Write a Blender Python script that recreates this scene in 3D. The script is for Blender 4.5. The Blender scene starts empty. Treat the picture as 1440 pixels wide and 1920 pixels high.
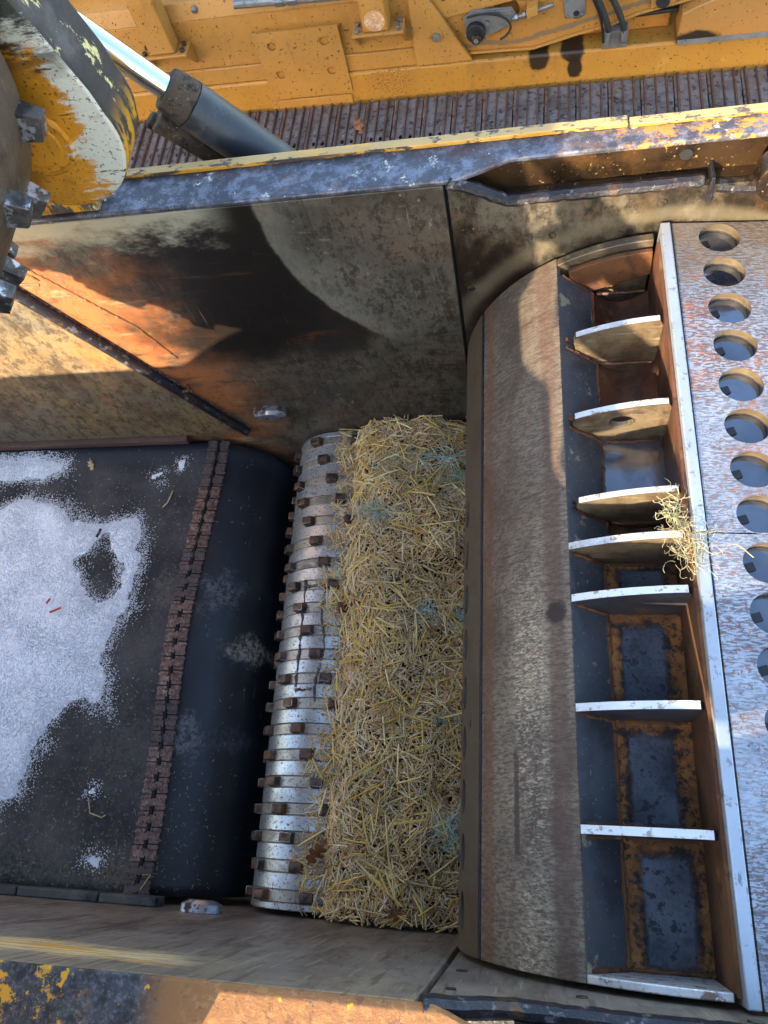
import bpy, bmesh, math, random
from mathutils import Vector, Matrix, noise as mnoise
R = math.radians
rnd = random.Random(11)
scene = bpy.context.scene
COL = scene.collection

# ------------------------------------------------------------------ camera
cam_d = bpy.data.cameras.new('camera')
cam = bpy.data.objects.new('camera', cam_d)
COL.objects.link(cam)
cam_d.sensor_fit = 'VERTICAL'; cam_d.sensor_height = 36.0
cam_d.lens = 27.04
cam_d.clip_start = 0.02; cam_d.clip_end = 400
right = Vector((0.98301417, 0.05611935, -0.17473914))
down = Vector((-0.01844535, -0.91707234, -0.39829397))
fwd = Vector((-0.18260043, 0.39475174, -0.90045996))
m = Matrix.Identity(4)
for i in range(3):
    m[i][0] = right[i]; m[i][1] = -down[i]; m[i][2] = -fwd[i]
m[0][3], m[1][3], m[2][3] = 0.0, 0.19, 2.2
cam.matrix_world = m
scene.camera = cam

# ------------------------------------------------------------------ sky, sun, exposure
SUN_TRAVEL = Vector((0.50, 1.0, -0.405)).normalized()
ELEV = math.asin(-SUN_TRAVEL.z)
world = bpy.data.worlds.new('World'); scene.world = world
world.use_nodes = True
wn = world.node_tree; wn.nodes.clear()
sky = wn.nodes.new('ShaderNodeTexSky'); sky.sky_type = 'NISHITA'; sky.sun_disc = False
sky.sun_elevation = ELEV
sky.sun_rotation = math.atan2(-SUN_TRAVEL.x, -SUN_TRAVEL.y)
sky.air_density = 1.0; sky.dust_density = 1.3; sky.ozone_density = 1.0
bg = wn.nodes.new('ShaderNodeBackground'); bg.inputs['Strength'].default_value = 0.15
wo = wn.nodes.new('ShaderNodeOutputWorld')
wn.links.new(sky.outputs[0], bg.inputs['Color']); wn.links.new(bg.outputs[0], wo.inputs['Surface'])
sun_d = bpy.data.lights.new('sun', 'SUN'); sun_d.energy = 3.2; sun_d.angle = R(0.55); sun_d.color = (1.0, 0.83, 0.6)
sun = bpy.data.objects.new('sun', sun_d); COL.objects.link(sun)
sun.rotation_euler = SUN_TRAVEL.to_track_quat('-Z', 'Y').to_euler()
sun.location = (-5, -10, 6)
vs = scene.view_settings
vs.view_transform = 'Standard'; vs.look = 'None'; vs.gamma = 1.0; vs.use_curve_mapping = False
vs.exposure = 2.5
scene.render.engine = 'CYCLES'
scene.cycles.use_denoising = True
scene.cycles.max_bounces = 6; scene.cycles.diffuse_bounces = 3; scene.cycles.glossy_bounces = 3
scene.cycles.use_adaptive_sampling = True; scene.cycles.adaptive_threshold = .02

# ------------------------------------------------------------------ material helpers
def S(r, g, b):
    f = lambda c: (c/255/12.92) if c/255 <= .04045 else ((c/255+.055)/1.055)**2.4
    return (f(r), f(g), f(b), 1)

class MB:
    def __init__(s, name):
        s.m = bpy.data.materials.new(name); s.m.use_nodes = True
        s.nt = s.m.node_tree; s.nt.nodes.clear()
        s.out = s.n('ShaderNodeOutputMaterial'); s.b = s.n('ShaderNodeBsdfPrincipled')
        s.l(s.b.outputs[0], s.out.inputs['Surface'])
        tc = s.n('ShaderNodeTexCoord'); s.raw = tc.outputs['Object']; s.gen = tc.outputs['Generated']
        oi = s.n('ShaderNodeObjectInfo'); s.rand = oi.outputs['Random']
        mu = s.n('ShaderNodeVectorMath'); mu.operation = 'MULTIPLY_ADD'
        s.l(s.rand, mu.inputs[0]); mu.inputs[1].default_value = (31, 17, 23); s.l(s.raw, mu.inputs[2])
        s.co = mu.outputs[0]
        s.h = None
    def n(s, t): return s.nt.nodes.new(t)
    def l(s, a, b): s.nt.links.new(a, b)
    def put(s, sock, v):
        if hasattr(v, 'is_output'): s.l(v, sock)
        else: sock.default_value = v
    def noise(s, scale, detail=4, rough=.6, st=(1, 1, 1), dist=0., src=None, rot=(0, 0, 0)):
        mp = s.n('ShaderNodeMapping'); s.l(src or s.co, mp.inputs[0])
        mp.inputs['Scale'].default_value = st; mp.inputs['Rotation'].default_value = rot
        t = s.n('ShaderNodeTexNoise'); s.l(mp.outputs[0], t.inputs['Vector'])
        t.inputs['Scale'].default_value = scale; t.inputs['Detail'].default_value = detail
        t.inputs['Roughness'].default_value = rough; t.inputs['Distortion'].default_value = dist
        return t.outputs['Fac']
    def voro(s, scale, st=(1, 1, 1), feature='F1', out='Distance'):
        mp = s.n('ShaderNodeMapping'); s.l(s.co, mp.inputs[0]); mp.inputs['Scale'].default_value = st
        t = s.n('ShaderNodeTexVoronoi'); t.feature = feature
        s.l(mp.outputs[0], t.inputs['Vector']); t.inputs['Scale'].default_value = scale
        return t.outputs[out]
    def ss(s, v, lo, hi):
        t = s.n('ShaderNodeMapRange'); t.interpolation_type = 'SMOOTHSTEP'
        s.put(t.inputs['Value'], v)
        a, b = (0., 1.)
        if lo > hi: lo, hi, a, b = hi, lo, 1., 0.
        t.inputs['From Min'].default_value = lo; t.inputs['From Max'].default_value = hi
        t.inputs['To Min'].default_value = a; t.inputs['To Max'].default_value = b
        return t.outputs[0]
    def mix(s, f, a, b):
        t = s.n('ShaderNodeMix'); t.data_type = 'RGBA'
        s.put(t.inputs[0], f); s.put(t.inputs[6], a); s.put(t.inputs[7], b)
        return t.outputs[2]
    def mixf(s, f, a, b):
        t = s.n('ShaderNodeMix'); t.data_type = 'FLOAT'
        s.put(t.inputs[0], f); s.put(t.inputs[2], a); s.put(t.inputs[3], b)
        return t.outputs[0]
    def ma(s, op, a, b=0., c=None):
        t = s.n('ShaderNodeMath'); t.operation = op
        s.put(t.inputs[0], a); s.put(t.inputs[1], b)
        if c is not None: s.put(t.inputs[2], c)
        return t.outputs[0]
    def sep(s, v=None):
        t = s.n('ShaderNodeSeparateXYZ'); s.l(v or s.raw, t.inputs[0]); return t.outputs
    def spot(s, c, r, sc=(1, 1, 1), wob=.3, ns=14, soft=.12, src=None):
        d = s.n('ShaderNodeVectorMath'); d.operation = 'SUBTRACT'; s.l(src or s.raw, d.inputs[0]); d.inputs[1].default_value = c
        e = s.n('ShaderNodeVectorMath'); e.operation = 'MULTIPLY'; s.l(d.outputs[0], e.inputs[0]); e.inputs[1].default_value = sc
        g = s.n('ShaderNodeVectorMath'); g.operation = 'LENGTH'; s.l(e.outputs[0], g.inputs[0])
        w = s.ma('MULTIPLY_ADD', s.noise(ns, 5, .65, src=s.raw), 2*wob, -wob)
        v = s.ma('ADD', s.ma('DIVIDE', g.outputs['Value'], r), w)
        return s.ss(v, 1+soft, 1-soft)
    def bevelmask(s, rad=.006, lo=.02, hi=.2):
        bv = s.n('ShaderNodeBevel'); bv.samples = 4; bv.inputs['Radius'].default_value = rad
        ge = s.n('ShaderNodeNewGeometry')
        d = s.n('ShaderNodeVectorMath'); d.operation = 'DOT_PRODUCT'
        s.l(bv.outputs[0], d.inputs[0]); s.l(ge.outputs['Normal'], d.inputs[1])
        return s.ss(s.ma('SUBTRACT', 1., d.outputs['Value']), lo, hi)
    def bump(s, h, strength=.3, dist=.004):
        s.h = h if s.h is None else s.ma('ADD', s.h, h)
        s._bs = (strength, dist)
    def done(s, col, rough=.6, metal=0., spec=.5):
        s.put(s.b.inputs['Base Color'], col); s.put(s.b.inputs['Roughness'], rough)
        s.put(s.b.inputs['Metallic'], metal); s.put(s.b.inputs['Specular IOR Level'], spec)
        if s.h is not None:
            b = s.n('ShaderNodeBump'); b.inputs['Strength'].default_value = s._bs[0]; b.inputs['Distance'].default_value = s._bs[1]
            s.l(s.h, b.inputs['Height']); s.l(b.outputs[0], s.b.inputs['Normal'])
        return s.m

def worn(name, base, layers=(), rough=.6, metal=0., bump=(60, .25, .003), vary=.25, vs_=6., spec=.5):
    """layers: dicts c(colour) s(scale) lo hi st(stretch) d(detail) a(amount) r(rough) m(metal) f(callable mask)"""
    b = MB(name)
    v = b.noise(vs_, 6, .65)
    dark = tuple(x*(1-vary) for x in base[:3])+(1,)
    lite = tuple(min(1, x*(1+vary)) for x in base[:3])+(1,)
    col = b.mix(b.ss(v, .3, .7), dark, lite)
    ro, me = rough, metal
    for L in layers:
        if 'f' in L: k = L['f'](b)
        else: k = b.ss(b.noise(L['s'], L.get('d', 5), L.get('dr', .65), L.get('st', (1, 1, 1)), L.get('dist', 0), rot=L.get('rot', (0, 0, 0))), L['lo'], L['hi'])
        if 'and' in L:
            k = b.ma('MULTIPLY', k, L['and'](b))
        if L.get('a', 1) != 1: k = b.ma('MULTIPLY', k, L['a'])
        col = b.mix(k, col, L['c'])
        if 'r' in L: ro = b.mixf(k, ro, L['r'])
        if 'm' in L: me = b.mixf(k, me, L['m'])
        if 'h' in L: b.bump(b.ma('MULTIPLY', k, L['h']))
    if bump:
        b.bump(b.noise(bump[0], 5, .7)); b._bs = (bump[1], bump[2])
    return b.done(col, ro, me, spec)

M = {}
RUST = S(120, 62, 28); DRUST = S(62, 36, 24); ORUST = S(176, 96, 38); STEEL = S(150, 150, 150); BLACK = S(20, 20, 24)
PALE = S(205, 198, 170); YEL = S(222, 148, 16); OLIVE = S(118, 110, 88)

# --- inner wall steel
def wall_layers(side):
    L = [dict(c=S(104, 97, 82), s=3.2, lo=.42, hi=.62, st=(1, 1, 1), d=7, r=.55),
         dict(c=S(92, 68, 44), s=5, lo=.48, hi=.66, d=8, dr=.72, a=.7, r=.75, m=.1),
         dict(c=S(70, 46, 30), s=70, lo=.55, hi=.68, d=3, a=.6),
         dict(c=S(165, 160, 145), s=26, lo=.60, hi=.74, st=(.35, 1, 1.6), d=6, a=.4, r=.42, m=.7),
         dict(c=S(52, 40, 30), s=22, lo=.55, hi=.72, st=(3.2, 1, .25), d=4, a=.5),
         dict(c=S(42, 34, 26), s=42, lo=.49, hi=.58, st=(1, 1, .6), d=8, dr=.8, a=.7),
         dict(c=S(60, 44, 30), s=9, lo=.52, hi=.66, st=(1.3, 1, .5), d=8, dr=.75, a=.6),
         dict(c=S(170, 164, 146), s=55, lo=.64, hi=.70, st=(1, 1, .5), d=6, a=.5, r=.4, m=.5)]
    return L
def far_left_wall():
    def arc(b):      # worn swing arc: pale polished side / grease-darkened side
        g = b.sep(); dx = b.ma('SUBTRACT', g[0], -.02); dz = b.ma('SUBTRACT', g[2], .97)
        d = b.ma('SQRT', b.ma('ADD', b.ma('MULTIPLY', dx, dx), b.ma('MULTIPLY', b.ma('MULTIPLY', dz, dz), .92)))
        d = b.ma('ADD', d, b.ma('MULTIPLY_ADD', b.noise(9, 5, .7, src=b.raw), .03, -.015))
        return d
    def grease_shade(b):
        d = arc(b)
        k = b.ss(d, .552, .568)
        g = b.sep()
        left = b.ss(b.ma('ADD', g[0], b.ma('MULTIPLY_ADD', b.noise(4, 5, .7, src=b.raw), .5, -.25)), -1.12, -.84)  # leftward reach also paints the wall darker where the feed roller's shadow falls
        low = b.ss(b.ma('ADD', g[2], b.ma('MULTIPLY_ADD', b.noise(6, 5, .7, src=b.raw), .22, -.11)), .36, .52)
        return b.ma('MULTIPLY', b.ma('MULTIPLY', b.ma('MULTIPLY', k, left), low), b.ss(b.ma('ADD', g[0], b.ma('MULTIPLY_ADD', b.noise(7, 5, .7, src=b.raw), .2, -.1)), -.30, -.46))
    def rim(b):
        d = arc(b); return b.ma('MULTIPLY', b.ma('MULTIPLY', b.ss(d, .46, .552), b.ss(d, .563, .556)), b.ss(b.sep()[2], .42, .62))
    def arcs2(b):
        d = arc(b); w = b.noise(5, 3, .5, src=b.raw)
        q = b.ma('ADD', d, b.ma('MULTIPLY', w, .05))
        k = b.ma('MULTIPLY', b.ss(q, .86, .875), b.ss(q, .935, .925))
        g = b.sep(); return b.ma('MULTIPLY', b.ma('MULTIPLY', k, b.ss(g[2], .46, .40)), b.ma('MULTIPLY', b.ss(g[0], -.70, -.80), b.ss(b.noise(11, 6, .75, src=b.raw), .40, .55)))
    def pale_top(b):
        g = b.sep(); k = b.ss(b.ma('ADD', g[2], b.ma('MULTIPLY_ADD', b.noise(7, 6, .75, (1, 1, 2.), src=b.raw), .30, -.15)), .90, 1.0)
        return b.ma('MULTIPLY', k, b.ss(g[0], -.62, -.75))
    def rust_left(b):
        g = b.sep(); return b.ma('MULTIPLY', b.ss(g[0], -.72, -.98), b.ss(b.noise(4.5, 8, .75, (1, 1, 1.6)), .36, .56))
    L = wall_layers(0) + [
        dict(c=S(156, 92, 42), f=rust_left, a=.8, r=.7, m=0.),
        dict(c=S(108, 52, 24), s=36, lo=.54, hi=.62, d=7, dr=.78, a=.7, r=.8, m=0., **{'and': lambda b: b.ss(b.sep()[0], -.75, -1.0)}),
        dict(c=S(196, 176, 128), s=12, lo=.56, hi=.72, st=(.5, 1, 2.2), rot=(0, .5, 0), d=7, a=.5, **{'and': lambda b: b.ss(b.sep()[0], -.7, -.95)}),
        dict(c=S(20, 15, 12), f=grease_shade, a=.95, r=.38, m=.1),
        dict(c=S(84, 62, 42), s=16, lo=.60, hi=.66, st=(.25, 1, 3), rot=(0, .45, 0), d=7, dr=.75, a=.5, **{'and': lambda b: b.ss(b.sep()[0], -.5, -.7)}),
        dict(c=S(40, 30, 22), s=9, lo=.52, hi=.66, st=(.35, 1, 2.4), rot=(0, .25, 0), d=8, dr=.75, a=.75, **{'and': lambda b: b.ma('MULTIPLY', b.ss(b.sep()[2], .72, .5), b.ss(b.sep()[2], .02, .2))}),
        dict(c=S(118, 62, 26), s=6, lo=.57, hi=.70, st=(.6, 1, 1.6), d=7, a=.55, **{'and': lambda b: b.ma('MULTIPLY', b.ss(b.sep()[2], .80, .66), b.ss(b.sep()[0], -.45, -.6))}),
        dict(c=S(156, 150, 132), f=rim, a=.28, r=.45),
        dict(c=S(140, 136, 112), f=arcs2, a=.5, r=.5),
        dict(c=S(196, 190, 164), f=pale_top, a=.7, r=.6),
        dict(c=S(150, 145, 130), s=40, lo=.66, hi=.74, st=(3, 1, .12), rot=(0, .35, 0), d=3, a=.35)]
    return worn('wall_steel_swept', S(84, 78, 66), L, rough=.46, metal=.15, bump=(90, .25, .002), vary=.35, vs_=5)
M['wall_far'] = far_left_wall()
M['wall'] = worn('wall_steel', S(128, 120, 104), wall_layers(1), rough=.55, metal=.3, bump=(90, .25, .002), vary=.35, vs_=5)
M['wall_liner'] = worn('liner_steel', S(70, 57, 38), wall_layers(1) + [
    dict(c=S(24, 19, 15), s=5, lo=.44, hi=.60, st=(1, 1, .6), d=8, dr=.75, a=.85, r=.28),
    dict(c=S(112, 78, 42), s=6, lo=.54, hi=.7, st=(1, 1, .4), d=8, dr=.75, a=.5),
    dict(c=S(120, 110, 86), f=lambda b: b.ss(b.ma('ABSOLUTE', b.ma('SUBTRACT', b.ma('SQRT', b.ma('ADD', b.ma('POWER', b.ma('SUBTRACT', b.sep()[0], .3035), 2.), b.ma('POWER', b.ma('SUBTRACT', b.sep()[2], .372), 2.))), .50)), .035, .005), a=.5)],
    rough=.4, metal=.3, bump=(130, .45, .002), vary=.3)
def near_wall_mat():
    def paint(b):
        g = b.sep(); w = b.ma('ADD', b.ma('MULTIPLY_ADD', b.noise(4, 6, .75, (1, 1, 5), src=b.raw), .22, -.11), b.ma('MULTIPLY_ADD', b.noise(30, 5, .75, (.3, 1, 6), src=b.raw), .24, -.12))
        z = b.ma('ADD', g[2], w); k = b.ma('MULTIPLY', b.ss(z, .78, .82), b.ss(z, .93, .89))
        return b.ma('MULTIPLY', k, b.ss(b.ma('ADD', g[0], b.ma('MULTIPLY', w, 2.)), -.50, -.66))
    L = [dict(c=S(150, 136, 118), s=5, lo=.42, hi=.62, st=(1, 1, .35), d=9, dr=.78),
         dict(c=S(92, 78, 64), s=8, lo=.48, hi=.62, st=(1, 1, .4), d=9, dr=.8, a=.8),
         dict(c=S(84, 70, 58), s=40, lo=.56, hi=.62, st=(1.5, 1, .10), rot=(0, .5, 0), d=5, a=.6),
         dict(c=S(180, 168, 148), s=60, lo=.60, hi=.66, st=(1.4, 1, .08), rot=(0, .55, 0), d=4, a=.5, r=.4, m=.5),
         dict(c=S(40, 34, 30), s=26, lo=.66, hi=.72, st=(1, 1, 3), d=2, a=.7),
         dict(c=S(216, 196, 148), f=paint, a=.85, r=.6, m=0.),
         dict(c=S(206, 142, 48), f=paint, a=.9, r=.6, m=0., **{'and': lambda b: b.ss(b.noise(14, 5, .7, (.3, 1, 4), src=b.raw), .46, .56)})]
    return worn('near_wall_steel', S(134, 120, 108), L, rough=.5, metal=.3, bump=(80, .2, .002), vary=.25)
M['wall_near'] = near_wall_mat()
M['skirt'] = worn('skirt_strip', S(86, 62, 52), [dict(c=S(60, 44, 40), s=14, lo=.45, hi=.65, st=(.2, 1, 2)), dict(c=S(130, 112, 96), s=50, lo=.6, hi=.7, a=.5)], rough=.7)
M['rubber_skirt'] = worn('rubber_skirt', S(64, 66, 62), [dict(c=S(100, 96, 84), s=16, lo=.5, hi=.7, a=.6), dict(c=S(26, 26, 28), s=9, lo=.55, hi=.7)], rough=.75)

# --- painted / chipped flange
def flange(name, yellow_from, yellow_dir):
    def yx(b):
        g = b.sep()
        return b.ss(b.ma('ADD', g[0], b.ma('MULTIPLY_ADD', b.noise(5, 5, .7, src=b.raw), .6, -.3)), *yellow_from)
    chip = lambda b: b.ma('MULTIPLY', b.ss(b.noise(42, 9, .8, (.7, 1, 1)), .50, .54), yx(b))
    return worn(name, S(72, 72, 78), [
        dict(c=S(122, 124, 134), s=26, lo=.45, hi=.60, d=9, dr=.8, r=.36, m=.4),
        dict(c=S(30, 26, 26), s=12, lo=.52, hi=.68, d=9, dr=.8, a=.6, r=.5),
        dict(c=S(90, 54, 36), s=11, lo=.56, hi=.68, d=6, a=.6),
        dict(c=S(230, 224, 200), s=24, lo=.60, hi=.63, d=9, dr=.8, a=.9, r=.6, m=0., h=.5),
        dict(c=S(214, 140, 44), f=chip, a=.95, r=.6, m=0., h=.5)],
        rough=.42, metal=.25, bump=(140, .5, .002), vary=.3, vs_=12)
M['flange_far'] = flange('flange_far_paint', (.02, .45), 1)
def near_flange():
    return worn('flange_near_paint', S(58, 60, 62), [
        dict(c=S(112, 116, 118), s=90, lo=.48, hi=.58, d=8, dr=.8, a=.6),
        dict(c=S(24, 24, 27), s=34, lo=.50, hi=.58, d=9, dr=.8, a=.8),
        dict(c=S(142, 94, 48), f=lambda b: b.ma('MULTIPLY', b.ss(b.sep()[0], -.56, -.50), b.ss(b.noise(40, 6, .7, (1, 1, 1)), .68, .60)), a=.95, r=.65, m=0., h=.5),
        dict(c=S(168, 118, 64), s=60, lo=.50, hi=.58, d=7, dr=.75, a=.7, **{'and': lambda b: b.ss(b.sep()[0], -.50, -.46)}),
        dict(c=S(104, 62, 36), s=46, lo=.57, hi=.62, d=6, a=.7, **{'and': lambda b: b.ss(b.sep()[0], -.50, -.46)}),
        dict(c=S(226, 160, 30), f=lambda b: b.ma('MULTIPLY', b.ss(b.sep()[0], -.60, -.72), b.ss(b.noise(30, 8, .78), .55, .58)), a=.95, r=.6, m=0., h=.4),
        dict(c=S(226, 160, 30), s=24, lo=.64, hi=.67, d=5, r=.6, m=0.)],
        rough=.5, metal=.15, bump=(150, .6, .002), vary=.3, vs_=12)
M['flange_near'] = near_flange()
M['rim'] = worn('rim_yellow', S(190, 134, 36), [
    dict(c=S(236, 200, 120), s=18, lo=.5, hi=.7, st=(.2, 1, 1), a=.6),
    dict(c=S(60, 54, 50), s=24, lo=.51, hi=.56, st=(.5, 1, 1.2), d=7, dr=.75, r=.7),
    dict(c=S(58, 52, 48), f=lambda b: b.ma('MULTIPLY', b.ss(b.noise(10, 6, .7, (.6, 1, 3)), .46, .54), b.ss(b.sep()[0], -.05, -.4)), a=.9)], rough=.5, vary=.1)
M['rim_top'] = worn('rim_cream', S(184, 150, 92), [dict(c=S(84, 74, 66), s=34, lo=.53, hi=.58, st=(.5, 1, 1), d=7, dr=.75, r=.7), dict(c=S(226, 160, 50), s=14, lo=.56, hi=.66, st=(.3, 1, 1), a=.7)], rough=.55, vary=.1)
M['recess'] = worn('oily_brown_steel', S(60, 43, 25), [
    dict(c=S(24, 19, 15), s=6, lo=.42, hi=.60, d=8, a=.85, r=.25), dict(c=S(190, 160, 100), s=110, lo=.64, hi=.7, d=3, a=.6),
    dict(c=S(100, 68, 32), s=8, lo=.54, hi=.7, d=6, a=.5)], rough=.36, metal=.35, bump=(170, .5, .002))
M['lip'] = worn('tarred_lip', S(40, 38, 42), [dict(c=S(120, 116, 116), s=40, lo=.56, hi=.68, d=6, r=.3, m=.5), dict(c=S(96, 66, 34), s=14, lo=.55, hi=.68, a=.7)], rough=.38, metal=.3, bump=(60, .8, .004))
M['dark_gap'] = worn('dark_gap', S(16, 15, 15), rough=.8)
M['bolt'] = worn('bolt_worn', S(84, 72, 54), [dict(c=S(40, 32, 26), s=60, lo=.45, hi=.6)], rough=.5, metal=.5)
M['polished'] = worn('polished_stub', S(180, 184, 190), [dict(c=S(72, 54, 40), s=26, lo=.5, hi=.6, d=6, r=.7, m=.2)], rough=.3, metal=.8, bump=(80, .3, .002))

# --- conveyor belt
def belt_mat():
    b = MB('belt_rubber')
    g = b.sep()
    wob = b.ma('MULTIPLY_ADD', b.noise(6, 5, .6, src=b.raw), .05, -.025)
    dusty = b.ss(b.ma('ADD', g[0], wob), -1.045, -1.085)
    col = b.mix(b.ss(b.noise(7, 6, .65), .35, .7), S(17, 19, 23), S(30, 33, 38))
    dust = b.mix(b.ss(b.noise(5, 7, .7), .35, .68), S(38, 36, 37), S(76, 71, 69))
    dust = b.mix(b.ma('MULTIPLY', b.ss(b.noise(120, 3, .6), .58, .7), .5), dust, S(130, 122, 112))
    col = b.mix(dusty, col, dust)
    ro = b.mixf(dusty, b.mixf(b.noise(12, 4), .32, .55), .85)
    scr = b.ma('MULTIPLY', b.ss(b.noise(18, 4, .6, (1.6, .25, 1), dist=1.5), .66, .72), b.ma('SUBTRACT', 1., dusty))
    col = b.mix(b.ma('MULTIPLY', scr, .35), col, S(120, 122, 124))
    fl = b.ma('MULTIPLY', b.ss(b.noise(95, 2, .5), .70, .76), b.ss(g[1], .75, .25))
    col = b.mix(b.ma('MULTIPLY', fl, .7), col, S(150, 138, 108))
    for c, r, sc, colr, a in [((-.973, .898, -.03), .05, (1, .8, .3), S(128, 128, 130), .55), ((-.885, .727, -.10), .045, (1, 1.1, .3), S(164, 152, 132), .9),
                        ((-1.00, .44, -.02), .04, (1, .7, .3), S(140, 142, 144), .6), ((-1.15, .90, 0), .05, (1.3, .7, .3), S(104, 98, 86), .55),
                        ((-1.2, .40, 0), .07, (1, .7, .3), S(92, 88, 78), .5), ((-1.16, .08, 0), .07, (.8, 1.4, .3), S(112, 100, 80), .6),
                        ((-.92, .45, -.08), .05, (.6, 1.6, .3), S(96, 100, 104), .4), ((-1.45, .08, 0), .15, (.6, 1.3, .3), S(98, 92, 84), .5)]:
        k = b.ma('MULTIPLY', b.spot(c, r*1.05, sc, wob=1.5, ns=20, soft=.45), b.ss(b.noise(70, 6, .75), .40, .60))
        col = b.mix(b.ma('MULTIPLY', k, a), col, colr); ro = b.mixf(k, ro, .9)
    gloss = b.ss(b.ma('ADD', g[1], wob), 1.33, 1.40)  # bluer and less rough along the far edge
    col = b.mix(b.ma('MULTIPLY', gloss, .8), col, S(44, 50, 60)); ro = b.mixf(gloss, ro, .35)
    b.bump(b.noise(160, 4, .7)); b.bump(b.ma('MULTIPLY', b.noise(14, 3), 1.5)); b._bs = (.25, .003)
    return b.done(col, ro, 0.)
M['belt'] = belt_mat()
M['lace'] = worn('lacing_steel', S(118, 92, 79), [dict(c=S(150, 132, 122), s=70, lo=.5, hi=.62, d=7, dr=.75, a=.8, m=.4, r=.5), dict(c=S(88, 60, 48), s=60, lo=.48, hi=.58, d=6, a=.8),
    dict(c=S(48, 42, 40), f=lambda b: b.ss(b.noise(3.1, 3, .5, src=b.raw), .56, .64), a=.0)], rough=.6, metal=.3, bump=(160, .5, .002))
M['lace_dirty'] = worn('lacing_dirty', S(90, 74, 66), [dict(c=S(56, 50, 48), s=60, lo=.5, hi=.60, d=6, a=.8), dict(c=S(110, 84, 68), s=30, lo=.58, hi=.66, a=.6)], rough=.75, bump=(160, .6, .002))
M['snow'] = None

# --- roller
def band_mat(name, base, rustamt, metal, rough):
    return worn(name, base, [
        dict(c=S(96, 84, 68), s=7, lo=.50, hi=.72, d=6, a=rustamt, r=.6, m=.3),
        dict(c=S(70, 48, 34), s=150, lo=.57, hi=.62, d=4, a=.85, r=.8, m=0.),
        dict(c=S(120, 84, 56), s=11, lo=.58, hi=.70, d=7, a=.6, r=.7, m=.2),
        dict(c=S(60, 50, 42), s=30, lo=.60, hi=.70, st=(1, 4, 1), d=5, a=.5),
        dict(c=S(225, 228, 232), s=14, lo=.55, hi=.75, st=(1, 3, 1), d=4, a=.5, r=.25)], rough=rough, metal=metal, bump=(150, .25, .001), vary=.15, vs_=9)
M['band'] = band_mat('roller_bright_band', S(190, 188, 184), .55, .75, .36)
M['band2'] = band_mat('roller_tooth_band', S(176, 166, 150), .8, .65, .42)
M['tooth'] = worn('roller_tooth', S(104, 80, 64), [dict(c=S(58, 44, 36), s=40, lo=.45, hi=.6, d=5), dict(c=S(140, 82, 44), s=30, lo=.55, hi=.66, d=5, a=.7),
    dict(c=S(206, 204, 200), f=lambda b: b.ma('MULTIPLY', b.bevelmask(.005, .02, .15), b.ss(b.noise(40, 4), .42, .58)), a=.9, r=.3, m=.8)], rough=.45, metal=.5, bump=(120, .6, .003))
M['weld'] = worn('weld_bead', S(92, 74, 60), [dict(c=S(150, 140, 130), s=90, lo=.5, hi=.65, m=.6, r=.4)], rough=.55, metal=.4, bump=(180, .8, .003))

# --- big drum
def drum_mat():
    band = lambda c, w: (lambda b: b.ss(b.ma('ABSOLUTE', b.ma('SUBTRACT', b.ma('ADD', b.sep()[0], b.ma('ADD', b.ma('MULTIPLY_ADD', b.noise(26, 6, .7, src=b.raw), .02, -.01), b.ma('MULTIPLY_ADD', b.noise(3, 3, .5, src=b.raw), .02, -.01))), c)), w, w*.45))
    nearhalf = lambda b: b.ss(b.sep()[1], .95, .45)
    L = [dict(c=S(146, 132, 114), s=4, lo=.38, hi=.68, st=(.8, 1.2, .8), d=8, dr=.75, r=.40, m=.6),
         dict(c=S(70, 54, 42), s=3.4, lo=.46, hi=.66, st=(1.2, .8, 1.2), d=8, dr=.75, a=.75, r=.6, m=.2),
         dict(c=S(64, 50, 40), s=46, lo=.52, hi=.62, st=(.5, 2.6, .5), rot=(0, 0, .5), d=6, dr=.75, a=.55, **{'and': lambda b: b.ss(b.sep()[1], .75, 1.0)}),
         dict(c=S(78, 60, 47), s=130, lo=.46, hi=.56, st=(.5, 1.6, .5), d=5, dr=.75, a=.7, r=.75, m=.05),
         dict(c=S(226, 216, 198), s=150, lo=.49, hi=.60, st=(.6, 1.5, .6), d=5, dr=.75, a=.7, r=.32, m=.75, **{'and': lambda b: b.ma('MULTIPLY', b.ma('MULTIPLY', band(.0, .045)(b), nearhalf(b)), b.ss(b.noise(4, 8, .75, (1, .6, 1)), .34, .68))}),  # pale speckle band paints the sky's highlight along the drum
         dict(c=S(156, 84, 40), s=9, lo=.62, hi=.70, d=8, dr=.75, a=.7, r=.8, m=0.),
         dict(c=S(60, 44, 34), s=16, lo=.56, hi=.68, st=(.5, 3.5, .5), d=7, dr=.7, a=.6),
         dict(c=S(84, 58, 44), f=band(.050, .022), a=.55, r=.7, m=.1),
         dict(c=S(116, 70, 38), f=band(-.082, .013), a=.5, r=.7, m=.1),
         dict(c=S(70, 48, 38), f=lambda b: b.ma('MULTIPLY', b.ss(b.ma('ABSOLUTE', b.ma('SUBTRACT', b.ma('ADD', b.sep()[0], b.ma('MULTIPLY_ADD', b.noise(60, 4, .6, src=b.raw), .006, -.003)), -.028)), .006, .003), b.ma('MULTIPLY', b.ss(b.sep()[1], .17, .19), b.ss(b.sep()[1], .38, .35))), a=.8, r=.8, m=0.),
         dict(c=S(46, 36, 32), f=lambda b: b.spot((.05, .61, .755), .022, (1, 1, 1), .5, 60, .3), a=.9)]
    return worn('drum_shell_steel', S(130, 118, 104), L, rough=.46, metal=.45, bump=(130, .4, .002), vary=.3, vs_=4)
M['drum'] = drum_mat()
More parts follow.
